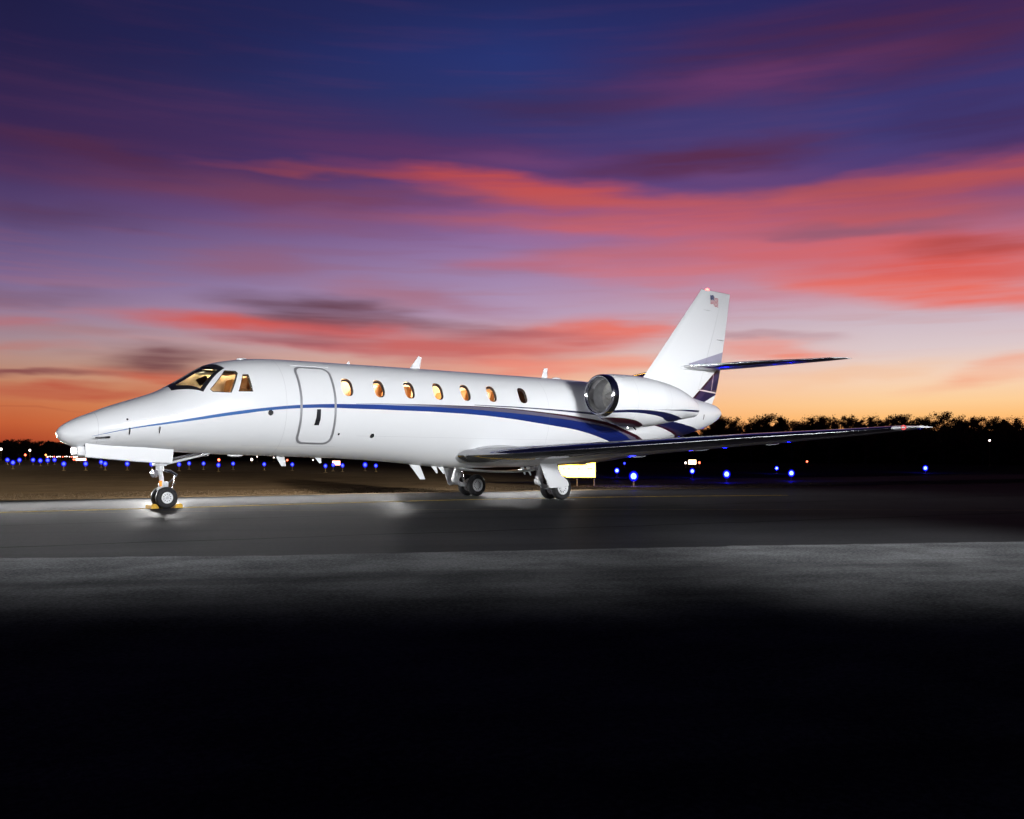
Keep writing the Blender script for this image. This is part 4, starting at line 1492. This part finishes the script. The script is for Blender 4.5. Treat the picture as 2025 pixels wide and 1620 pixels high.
# coarse shoulder nearest the camera
SH = [(-60, 24.5), (-20, 1.8), (-8, -5.1), (-2.54, -8.31), (-0.71, -9.57), (1.43, -10.73), (3.74, -11.95), (6.35, -13.52), (14, -18.2), (40, -34)]
V = [Vector((x, min(y, 3.0), 0.004)) for x, y in SH] + [Vector((x, -100, 0.004)) for x, y in SH]
n = len(SH)
F = [(i, i + 1, n + i + 1, n + i) for i in range(n - 1)]
V = V[1:]
V = [Vector((-24, 4.0, 0.004))] + V
V[n] = Vector((-24, -100, 0.004))
P2 = []
rj = random.Random(9)
for i in range(n - 1):
    a, b_ = V[i], V[i + 1]
    m_ = max(1, int((b_ - a).length / 0.12))
    for j in range(m_):
        q = a.lerp(b_, j / m_)
        near_ = -14 < q.x < 16
        P2.append(Vector((q.x, q.y + (rj.gauss(0, 0.022) if near_ else 0), 0.004)))
P2.append(V[n - 1])
V = P2 + [Vector((p.x, -100, 0.004)) for p in P2]
n = len(P2)
F = [(i, i + 1, n + i + 1, n + i) for i in range(n - 1)]
tag(mesh("shoulder", V, F, M_ROUGH), kind="structure")


def strip(name, pts, w, z, m_, label=None):
    V = []
    for i, p in enumerate(pts):
        a = Vector(pts[max(i - 1, 0)]); b_ = Vector(pts[min(i + 1, len(pts) - 1)])
        d = (b_ - a).normalized()
        nn = Vector((-d.y, d.x))
        V.append(Vector((p[0] + nn.x * w / 2, p[1] + nn.y * w / 2, z)))
        V.append(Vector((p[0] - nn.x * w / 2, p[1] - nn.y * w / 2, z)))
    F = [(2 * i, 2 * i + 1, 2 * i + 3, 2 * i + 2) for i in range(len(pts) - 1)]
    o = mesh(name, V, F, m_)
    tag(o, kind="structure")
    return o


strip("taxi_line", [(-14, 1.2), (-0.82, 0.30), (1.9, 0.02), (5, -0.10), (7.9, -0.35), (10, -0.75), (11.85, -1.26), (14, -2.1), (17, -3.6)], 0.15, 0.004, M_LINE)
strip("taxi_line", [(-14, 7.0), (-0.92, -0.20), (0.9, -1.15), (2.73, -2.05), (4.6, -3.25), (6.59, -4.61), (9.6, -7.3), (13.39, -10.83)], 0.05, 0.0075, M_LINEP)
M_TAR = simple("tar_seam", (0.006, 0.006, 0.006), 0.4, var=0.2)
for m_ in (M_TAR, M_LINE, M_LINEP, M_DIRT):
    q_ = m_.node_tree.nodes['Principled BSDF']
    q_.inputs['Specular IOR Level'].default_value = 0.0
    q_.inputs['IOR'].default_value = 1.02
    q_.inputs['Roughness'].default_value = 1.0
rs = random.Random(21)
for (xa, ya), (xb, yb), w_s in (((-9, -2.2), (22, -7.6), 0.045), ((-6, -6.1), (17, -12.3), 0.04)):
    pts = []
    for i in range(90):
        t_ = i / 89
        wob = 0.03 * math.sin(i * 0.7 + xa) + rs.gauss(0, 0.012)
        pts.append((xa + (xb - xa) * t_ + wob * (ya - yb) * 0.05, ya + (yb - ya) * t_ + wob))
    strip("tar_seam", pts, w_s, 0.003, M_TAR)
strip("verge", [(x, y - 0.1) for x, y in EDGE[1:-1]], 0.5, 0.006, M_DIRT)

# dry grass blades along the verge
rnd = random.Random(3)
mb = MB()


def edge_y(x):
    for i in range(len(EDGE) - 1):
        if EDGE[i][0] <= x <= EDGE[i + 1][0]:
            t_ = (x - EDGE[i][0]) / (EDGE[i + 1][0] - EDGE[i][0])
            return EDGE[i][1] + (EDGE[i + 1][1] - EDGE[i][1]) * t_
    return 0


V = []; F = []
for i in range(30000):
    x = rnd.uniform(-13, 34)
    d = rnd.random() ** 2.2 * 6
    y = edge_y(x) + 0.15 + d
    z = rise(x, y) - 0.035
    h = rnd.uniform(0.012, 0.034) * (1 + 0.8 * (rnd.random() < 0.06)) * (1 + d * 0.06)
    a = rnd.uniform(0, 6.28)
    w = rnd.uniform(0.006, 0.014)
    lx, ly = rnd.uniform(-0.03, 0.03), rnd.uniform(-0.03, 0.03)
    k = len(V)
    V += [(x - w * math.cos(a), y - w * math.sin(a), z), (x + w * math.cos(a), y + w * math.sin(a), z), (x + lx, y + ly, z + h)]
    F.append((k, k + 1, k + 2))
me = bpy.data.meshes.new("grass")
me.from_pydata(V, [], F)
me.materials.append(M_BLADE)
gr = bpy.data.objects.new("grass", me)
COL.objects.link(gr)
tag(gr, "dry tan grass blades along the edge of the apron", "grass", kind="stuff")

# ------------------------------------------------------------------ direction helper for distant things: bearing from the viewpoint, in metres
def bearing(px):
    a = math.atan((px - 1012.5) / 1837.35) + YAW
    return Vector((math.sin(a), math.cos(a)))


def at_bearing(px, dist):
    d = bearing(px)
    x, y = CAM.x + d.x * dist, CAM.y + d.y * dist
    return x, y, rise(x, y)


def solve_lamp(px, py, hgt):
    """distance along a bearing at which something hgt above the field is seen at this height"""
    ang = math.atan((px - 1012.5) / 1837.35)
    best = None
    s_ = 18.0
    while s_ < 320:
        x, y, g = at_bearing(px, s_)
        zz = CAM.z - (py - 915.23) * (s_ * math.cos(ang)) / 1837.35
        e = abs(zz - (g + hgt))
        if best is None or e < best[0]: best = (e, s_, x, y, g)
        s_ *= 1.01
    return best[2], best[3], best[4], best[1]


# ------------------------------------------------------------------ trees
M_BARK = simple("tree_bark", (0.045, 0.032, 0.022), 0.9, var=0.3)
M_LEAF = simple("tree_foliage", (0.045, 0.038, 0.020), 0.85, var=0.45, vscale=0.6)
_N = NT(M_LEAF.node_tree)
_tl = _N.n.new('ShaderNodeBsdfTranslucent')
_tl.inputs[0].default_value = (0.16, 0.055, 0.02, 1)
_ms = _N.n.new('ShaderNodeMixShader')
_ms.inputs[0].default_value = 0.35
_N.l.new(_N.n['Principled BSDF'].outputs[0], _ms.inputs[1])
_N.l.new(_tl.outputs[0], _ms.inputs[2])
_N.l.new(_ms.outputs[0], [q for q in _N.n if q.type == 'OUTPUT_MATERIAL'][0].inputs[0])
rt = random.Random(11)


def make_tree(hh, spread, dense):
    root = empty("tree", (0, 0, 0))
    tk = MB()
    tk.tube([(0, 0, -0.3), (0.05, 0.02, hh * 0.25), (0.0, 0.08, hh * 0.55), (0.08, 0, hh * 0.9)], [0.22, 0.17, 0.11, 0.02], 8)
    limbs = []
    for k in range(16):
        z0 = hh * rt.uniform(0.14, 0.75)
        a = rt.uniform(0, 6.283)
        L = spread * rt.uniform(0.6, 1.05) * (1.0 - 0.5 * abs(z0 / hh - 0.4))
        p1 = Vector((math.cos(a) * L * 0.5, math.sin(a) * L * 0.5, z0 + L * 0.35))
        p2 = Vector((math.cos(a + .2) * L, math.sin(a + .2) * L, min(hh * 0.97, z0 + L * rt.uniform(0.5, 0.9))))
        tk.tube([(0, 0, z0), p1, p2], [0.07, 0.045, 0.012], 5)
        limbs.append((Vector((0, 0, z0)), p1, p2))
        for j in range(3):
            q = p1.lerp(p2, rt.random())
            e = q + Vector((rt.uniform(-1, 1), rt.uniform(-1, 1), rt.uniform(0.1, 1.0))) * spread * 0.28
            tk.tube([q, e], [0.022, 0.006], 4)
            limbs.append((q, q.lerp(e, .5), e))
    tr = tk.build("trunk", M_BARK, root)
    V = []; F = []
    centers = []
    for l in limbs:
        centers.append((l[2], rt.uniform(0.35, 0.75)))
        centers.append((l[1], rt.uniform(0.3, 0.6)))
    for k in range(int(26 * dense)):
        a = rt.uniform(0, 6.283)
        z = hh * rt.uniform(0.05, 0.96)
        rr = spread * math.sqrt(max(0.05, 1 - ((z / hh - 0.45) / 0.58) ** 2)) * math.sqrt(rt.random())
        centers.append((Vector((math.cos(a) * rr, math.sin(a) * rr, z)), rt.uniform(0.35, 0.8)))
    for c, r in centers:
        m_ = int(64 * dense)
        for k in range(m_):
            d = Vector((rt.gauss(0, 1), rt.gauss(0, 1), rt.gauss(0, 0.8))) * r * 0.62
            p = c + d
            if p.z > hh or p.z < 0: continue
            s_ = rt.uniform(0.06, 0.17)
            u = Vector((rt.uniform(-1, 1), rt.uniform(-1, 1), rt.uniform(-1, 1))).normalized()
            w_ = u.orthogonal().normalized()
            i0 = len(V)
            V += [p - u * s_, p + w_ * s_ * 0.7, p + u * s_, p - w_ * s_ * 0.7]
            F.append((i0, i0 + 1, i0 + 2, i0 + 3))
    me = bpy.data.meshes.new("crown")
    me.from_pydata([tuple(v) for v in V], [], F)
    me.materials.append(M_LEAF)
    cr = bpy.data.objects.new("crown", me)
    COL.objects.link(cr)
    cr.parent = root
    return root


protos = [make_tree(10.0, 3.4, 1.15), make_tree(9.0, 3.8, 1.3), make_tree(10.5, 3.0, 0.75), make_tree(8.5, 3.6, 1.0), make_tree(9.5, 2.6, 0.55)]
used = [False] * 5


def place_tree(k, loc, rz, s, label):
    if not used[k]:
        o = protos[k]
        used[k] = True
    else:
        src = protos[k]
        o = src.copy()
        COL.objects.link(o)
        for chh in [c for c in src.children]:
            c2_ = chh.copy()
            COL.objects.link(c2_)
            c2_.parent = o
    o.location = loc
    o.rotation_euler = (0, 0, rz)
    o.scale = s
    tag(o, label, "tree", "dark trees along the far edge of the field")
    return o


ORD = ["first", "second", "third", "fourth", "fifth", "sixth", "seventh", "eighth", "ninth", "tenth", "eleventh", "twelfth", "thirteenth", "fourteenth", "fifteenth", "sixteenth", "seventeenth", "eighteenth", "nineteenth", "twentieth",
       "twenty-first", "twenty-second", "twenty-third", "twenty-fourth", "twenty-fifth", "twenty-sixth", "twenty-seventh", "twenty-eighth", "twenty-ninth", "thirtieth", "thirty-first", "thirty-second", "thirty-third", "thirty-fourth", "thirty-fifth", "thirty-sixth"]
# (px bearing, top height in photo px) -> tall skyline trees right of the tail
RT_ = [(1422, 826), (1440, 824), (1462, 830), (1486, 823), (1512, 821), (1540, 822), (1566, 826), (1588, 820), (1612, 820), (1640, 820), (1664, 818), (1688, 822), (1712, 827), (1736, 817), (1760, 822),
       (1786, 820), (1812, 824), (1838, 825), (1866, 815), (1892, 830), (1920, 825), (1944, 826), (1972, 822), (1996, 820), (2022, 836), (2050, 828)]
RT_.sort()
for i, (px_, py_) in enumerate(RT_):
    D = 150 + 18 * ((i * 7) % 3)
    x, y, g = at_bearing(px_, D)
    cosv = math.cos(math.atan((px_ - 1012.5) / 1837.35))
    Ht = CAM.z + (915.23 - py_) / 1837.35 * D * cosv - g
    k = (i * 3 + (i // 4)) % 5
    if px_ in (1972, 1736, 1588): k = 4
    h0 = (10.0, 9.0, 10.5, 8.5, 9.5)[k]
    sz_ = Ht / h0
    place_tree(k, (x, y, g), rt.uniform(0, 6.28), (rt.uniform(.62, .86), rt.uniform(.62, .86), sz_ * 1.02), "dark skyline tree, %s from the right end of the treeline" % ORD[len(RT_) - 1 - i])
LT_ = [(-16, 874), (2, 872), (20, 870), (36, 868), (52, 870), (70, 872), (88, 871), (104, 874), (122, 876), (142, 878), (164, 880)]
for i, (px_, py_) in enumerate(LT_):
    D = 250 + 15 * (i % 3)
    x, y, g = at_bearing(px_, D)
    cosv = math.cos(math.atan((px_ - 1012.5) / 1837.35))
    Ht = CAM.z + (915.23 - py_) / 1837.35 * D * cosv - g
    k = (i * 2 + 1) % 4
    h0 = (10.0, 9.0, 10.5, 8.5, 9.5)[k]
    place_tree(k, (x, y, g), rt.uniform(0, 6.28), (0.75, 0.75, Ht / h0), "low dark tree behind the nose, %s from the left end of the treeline" % ORD[i])
MT_ = [1180 + 22 * i for i in range(11)]
for i, px_ in enumerate(MT_):
    D = 175 + 12 * (i % 3)
    x, y, g = at_bearing(px_, D)
    k = (i * 3 + 2) % 4
    place_tree(k, (x, y, g), rt.uniform(0, 6.28), (0.85, 0.85, 0.68), "dark tree low behind the tail cone and wing, %s from the engine side" % ORD[i])

# the wood behind as one dark mass of undergrowth and further crowns
V = []; F = []
rw = random.Random(5)
for i in range(115000):
    px_ = rw.uniform(-60, 2110) if i < 90000 else rw.uniform(2110, 3300)
    if px_ < 400: D = rw.uniform(262, 292); top = 5.0
    elif px_ < 1150: D = rw.uniform(215, 245); top = 3.6
    else: D = rw.uniform(172, 200); top = 7.3
    x, y, g = at_bearing(px_, D)
    lump = 0.82 + 0.18 * math.sin(px_ * 0.11) * math.sin(px_ * 0.043 + 1)
    z = g + top * lump * rw.random() ** 0.8 - 0.1
    s_ = rw.uniform(0.25, 0.6) * (1.0 if z > g + 0.75 * top * lump else 1.5)
    u = Vector((rw.uniform(-1, 1), rw.uniform(-1, 1), rw.uniform(-1, 1))).normalized()
    w_ = u.orthogonal().normalized()
    p = Vector((x, y, z))
    k = len(V)
    V += [p - u * s_, p + w_ * s_, p + u * s_, p - w_ * s_]
    F.append((k, k + 1, k + 2, k + 3))
me = bpy.data.meshes.new("far_woods")
me.from_pydata([tuple(v) for v in V], [], F)
me.materials.append(M_LEAF)
fw = bpy.data.objects.new("far_woods", me)
COL.objects.link(fw)
tag(fw, "dark mass of undergrowth filling the treeline at the horizon", "woods", kind="stuff")

# ------------------------------------------------------------------ field lamps
def emis(name, col, st):
    m, N, b = mat(name)
    b.inputs['Base Color'].default_value = (0.1, 0.1, 0.12, 1)
    b.inputs['Emission Color'].default_value = col + (1,)
    b.inputs['Emission Strength'].default_value = st
    return m


def halo_dome_mat(name, col, st, op):  # see-through emission fading to the rim, imitates a lamp's halo
    m = bpy.data.materials.new(name)
    m.use_nodes = True
    N = NT(m.node_tree)
    N.n.clear()
    tr = N.n.new('ShaderNodeBsdfTransparent')
    em = N.n.new('ShaderNodeEmission')
    em.inputs[0].default_value = col + (1,)
    em.inputs[1].default_value = st
    lw = N.n.new('ShaderNodeLayerWeight')
    lw.inputs[0].default_value = 0.35
    ms = N.n.new('ShaderNodeMixShader')
    N.l.new(N.smap(lw.outputs['Facing'], 0.0, 0.95, op, 0.0), ms.inputs[0])
    N.l.new(tr.outputs[0], ms.inputs[1])
    N.l.new(em.outputs[0], ms.inputs[2])
    o = N.n.new('ShaderNodeOutputMaterial')
    N.l.new(ms.outputs[0], o.inputs[0])
    return m


D_BLUE = halo_dome_mat("blue_halo_dome", (0.004, 0.006, 1.0), 1.1, 0.85)  # painted blue bloom around the bulb, no glass
E_BLUE = emis("blue_lamp_glow", (0.085, 0.12, 1.0), 16.0)
E_BLUEN = emis("blue_lamp_glow_near", (0.004, 0.006, 1.0), 1300.0)
E_RED = emis("red_lamp_glow", (1.0, 0.12, 0.06), 7.0)
E_WHITE = emis("white_lamp_glow", (1.0, 0.85, 0.75), 6.0)
E_ORANGE = emis("amber_lamp_glow", (1.0, 0.35, 0.08), 5.0)
M_POST = simple("lamp_post_paint", (0.35, 0.22, 0.05), 0.5, var=0.2)


def lamp_mesh(r):
    bm = bmesh.new()
    bmesh.ops.create_icosphere(bm, subdivisions=2, radius=r)
    for v in bm.verts:
        v.co.z *= 1.15
    me = bpy.data.meshes.new("globe")
    bm.to_mesh(me)
    bm.free()
    return me


def post_mesh(h):
    mb = MB()
    mb.lathe([(0, 0.10), (0.02, 0.10), (0.03, 0.03), (h * 0.75, 0.025), (h * 0.8, 0.05), (h, 0.05)], 'z', (0, 0, 0), 12, cap=True)
    me = bpy.data.meshes.new("post")
    me.from_pydata([tuple(v) for v in mb.v], [], mb.f)
    me.materials.append(M_POST)
    return me


POST = post_mesh(0.30)
GLOBES = {}


def field_lamp(px_, py_, r, em, hgt, label, cat, group, dist=None, name="taxiway_lamp"):
    if dist is None:
        x, y, g, D = solve_lamp(px_, py_, hgt)
        z = g
    else:
        x, y, g = at_bearing(px_, dist)
        ang = math.atan((px_ - 1012.5) / 1837.35)
        zz = CAM.z - (py_ - 915.23) * (dist * math.cos(ang)) / 1837.35
        hgt = max(0.25, zz - g)
        z = g
    key = (round(r, 3), em.name)
    if key not in GLOBES:
        me = lamp_mesh(r)
        me.materials.append(em)
        GLOBES[key] = me
    root = empty(name, (x, y, z - 0.03))
    p = bpy.data.objects.new("post", POST)
    COL.objects.link(p)
    p.parent = root
    p.scale = (1, 1, max(0.5, (hgt - r * 0.6) / 0.30))
    gl = bpy.data.objects.new("globe", GLOBES[key])
    COL.objects.link(gl)
    gl.parent = root
    gl.location = (0, 0, hgt + 0.03)
    if em.name.startswith('blue'):  # added glowing shell stands in for the blue halo around the lamp
        kd = (round(r, 3), em.name, 'dome')
        if kd not in GLOBES:
            me = lamp_mesh(r * 1.75)
            me.polygons.foreach_set('use_smooth', [True] * len(me.polygons))
            me.materials.append(D_BLUE)
            GLOBES[kd] = me
        gd = bpy.data.objects.new("halo_dome", GLOBES[kd])
        COL.objects.link(gd)
        gd.parent = root
        gd.location = (0, 0, hgt + 0.03)
    tag(root, label, cat, group)
    return root


G1 = "blue taxiway edge lamps glowing in a row behind the jet"
left_l = [(14.7, 909.5), (25.6, 915), (38.5, 910), (65.4, 909.7), (79.7, 911.1), (94.2, 910.3), (107.8, 909.5), (126.1, 917.4)]
for i, (a, b_) in enumerate(left_l):
    field_lamp(a, b_, 0.085 if b_ > 913 else 0.10, E_BLUE, 0.36, "blue taxiway lamp left of the nose, %s from the photo's left edge" % ORD[i], "taxiway lamp", G1)
nose_l = [(169.4, 917.4), (200, 913.9), (208.2, 917), (251.6, 917.4), (300, 917.6)]
for i, (a, b_) in enumerate(nose_l):
    field_lamp(a, b_, 0.085, E_BLUE, 0.36, "blue taxiway lamp under the nose gear door, %s from the nose tip" % ORD[i], "taxiway lamp", G1)
mid_l = [(354.1, 918.5), (374, 916.3), (402.6, 916.7), (432, 919.8), (461, 917), (522.5, 918.2), (578, 918.9), (643.6, 921.5), (659, 919.5), (677.3, 920.6), (722, 919.5), (743.3, 921)]
for i, (a, b_) in enumerate(mid_l):
    field_lamp(a, b_, 0.10 if a == 722 else 0.075, E_BLUE, 0.36, "blue taxiway lamp seen below the forward fuselage, %s aft of the nose wheels" % ORD[i], "taxiway lamp", G1)
near = [(1220, 931, 0.085, "blue taxiway lamp just right of the glowing sign, the smaller of two"), (1235, 916.5, 0.07, "tiny blue lamp high beside the wing underside near the sign"),
        (1253, 942, 0.105, "largest and nearest blue lamp, right of the glowing yellow sign"), (1369, 932, 0.085, "blue lamp directly below the small white sign"),
        (1437, 938, 0.10, "big blue lamp under the middle of the port wing"), (1536, 926, 0.08, "smaller blue lamp of the pair under the outer wing"),
        (1565, 936, 0.095, "bigger blue lamp of the pair under the outer wing"), (1830, 926, 0.12, "lone blue lamp at far right beneath the wing tip")]
for a, b_, r, lb in near:
    field_lamp(a, b_, r, E_BLUEN if r > 0.075 else E_BLUE, 0.36, lb, "taxiway lamp", G1)
far_w = [(2, 888.5, 0.16, E_WHITE, 150, "white lamp high before the trees at the photo's left edge"), (59, 890.7, 0.14, E_WHITE, 150, "white lamp high before the trees left of the nose tip"),
         (50, 899.8, 0.14, E_RED, 150, "red obstruction lamp left of the nose"), (90.5, 899.8, 0.12, E_ORANGE, 150, "amber lamp above the left end of the bright light row"),
         (432.8, 910.6, 0.14, E_RED, 110, "bright red lamp below the cockpit"), (497.8, 909, 0.13, E_WHITE, 110, "bright white lamp ahead of the forward belly antenna"),
         (508.5, 903.2, 0.07, E_WHITE, 120, "tiny white lamp just above the bright white lamp"), (541.5, 905, 0.07, E_WHITE, 120, "tiny white lamp left of the forward belly antenna"),
         (568, 911.3, 0.10, E_RED, 110, "small red lamp right of the forward belly antenna"), (619, 909.6, 0.07, E_WHITE, 120, "tiny white lamp left of the second belly antenna"),
         (237.5, 909.8, 0.10, E_RED, 120, "small red lamp under the nose gear door"), (1596, 913, 0.11, E_RED, 120, "small red lamp right of the outer wing lamps"),
         (1957, 871.2, 0.12, E_WHITE, 140, "lone white lamp in front of the dark trees at far right"), (146, 909.3, 0.10, E_RED, 110, "red lamp left of the small bright sign under the nose")]
for a, b_, r, em, D, lb in far_w:
    field_lamp(a, b_, r, em, 0.5, lb, "field lamp", "white, red and amber lamps across the field", D, "field_lamp")
rk = random.Random(2)
for i in range(16):
    a = 91 + 62 * i / 15 + rk.uniform(-1, 1)
    field_lamp(a, 903.3 + rk.uniform(-.6, .5), rk.uniform(0.06, 0.11), E_WHITE if i % 4 else E_RED, 0.5, "small lamp in the bright horizontal row under the nose, %s from its left end" % ORD[i], "runway lamp", "row of runway lamps left of the nose", 190, "runway_lamp")


# illuminated signs ----------------------------------------------------
def sign(px_, bottom_py, top_py, w_px, D, em, facing, label, marks=False, name="taxiway_sign"):
    ang = math.atan((px_ - 1012.5) / 1837.35)
    Z = D * math.cos(ang)
    x, y, g = at_bearing(px_, D)
    z0 = CAM.z - (bottom_py - 915.23) * Z / 1837.35
    z1 = CAM.z - (top_py - 915.23) * Z / 1837.35
    w = w_px * Z / 1837.35
    d = bearing(px_)
    rz = math.atan2(d.y, d.x) - math.pi / 2
    root = empty(name, (x, y, g), rz)
    mb = MB()
    mb.box(-w / 2 - 0.04, w / 2 + 0.04, 0.0, 0.22, z0 - g - 0.04, z1 - g + 0.04, bev=0.015)
    mb.build("cabinet", M_BLACK, root)
    mb = MB()
    mb.box(-w / 2, w / 2, -0.02, -0.003, z0 - g, z1 - g)
    pn = mb.build("lit_panel", em, root)
    if marks:
        mb = MB()
        M_ = simple("faint_marks", (0.3, 0.2, 0.05), 0.6, emit=(1.0, 0.62, 0.2), es=0.9)
        H = z1 - z0
        for mx in (-0.36, -0.22, 0.05, 0.31, 0.36, 0.40):
            mb.box(w * mx - 0.02, w * mx + 0.02, -0.026, -0.021, z0 - g + H * 0.50, z0 - g + H * 0.56)
        mb.build("panel_marks", M_, pn)
    for i, mx in enumerate((-0.42, 0.0, 0.47)):
        mb = MB()
        mb.tube([(w * mx, 0.1, -0.05), (w * mx, 0.1, z0 - g)], 0.03, 8)
        mb.build("leg", M_POST, root)
    tag(root, label, "airfield sign", "lit airfield signs")
    return root, (x, y, z0, z1, w, rz)


E_SIGN = emis("yellow_sign_glow", (1.0, 0.54, 0.05), 17.0)
E_SIGN2 = emis("warm_white_sign_glow", (1.0, 0.72, 0.42), 5.0)
E_SIGN3 = emis("red_white_sign_glow", (1.0, 0.42, 0.30), 5.0)
sign(1141, 944, 912, 72, 36, E_SIGN, 0, "large glowing yellow-white sign behind the near main wheel", True)
sign(1369, 918.5, 909.5, 15, 90, E_SIGN2, 0, "small white lit sign under the mid wing between a white and a red lamp")
sign(665, 920, 911.5, 15, 80, E_SIGN3, 0, "small red-rimmed lit sign below the cabin door")
sign(160, 911, 906.5, 19, 100, E_SIGN3, 0, "small glowing red-white sign under the nose tip")
field_lamp(1356, 915.6, 0.09, E_WHITE, 0.4, "white lamp at the left side of the small white sign", "field lamp", "white, red and amber lamps across the field", 88, "field_lamp")
field_lamp(1383, 915.2, 0.10, E_RED, 0.4, "red lamp at the right side of the small white sign", "field lamp", "white, red and amber lamps across the field", 88, "field_lamp")
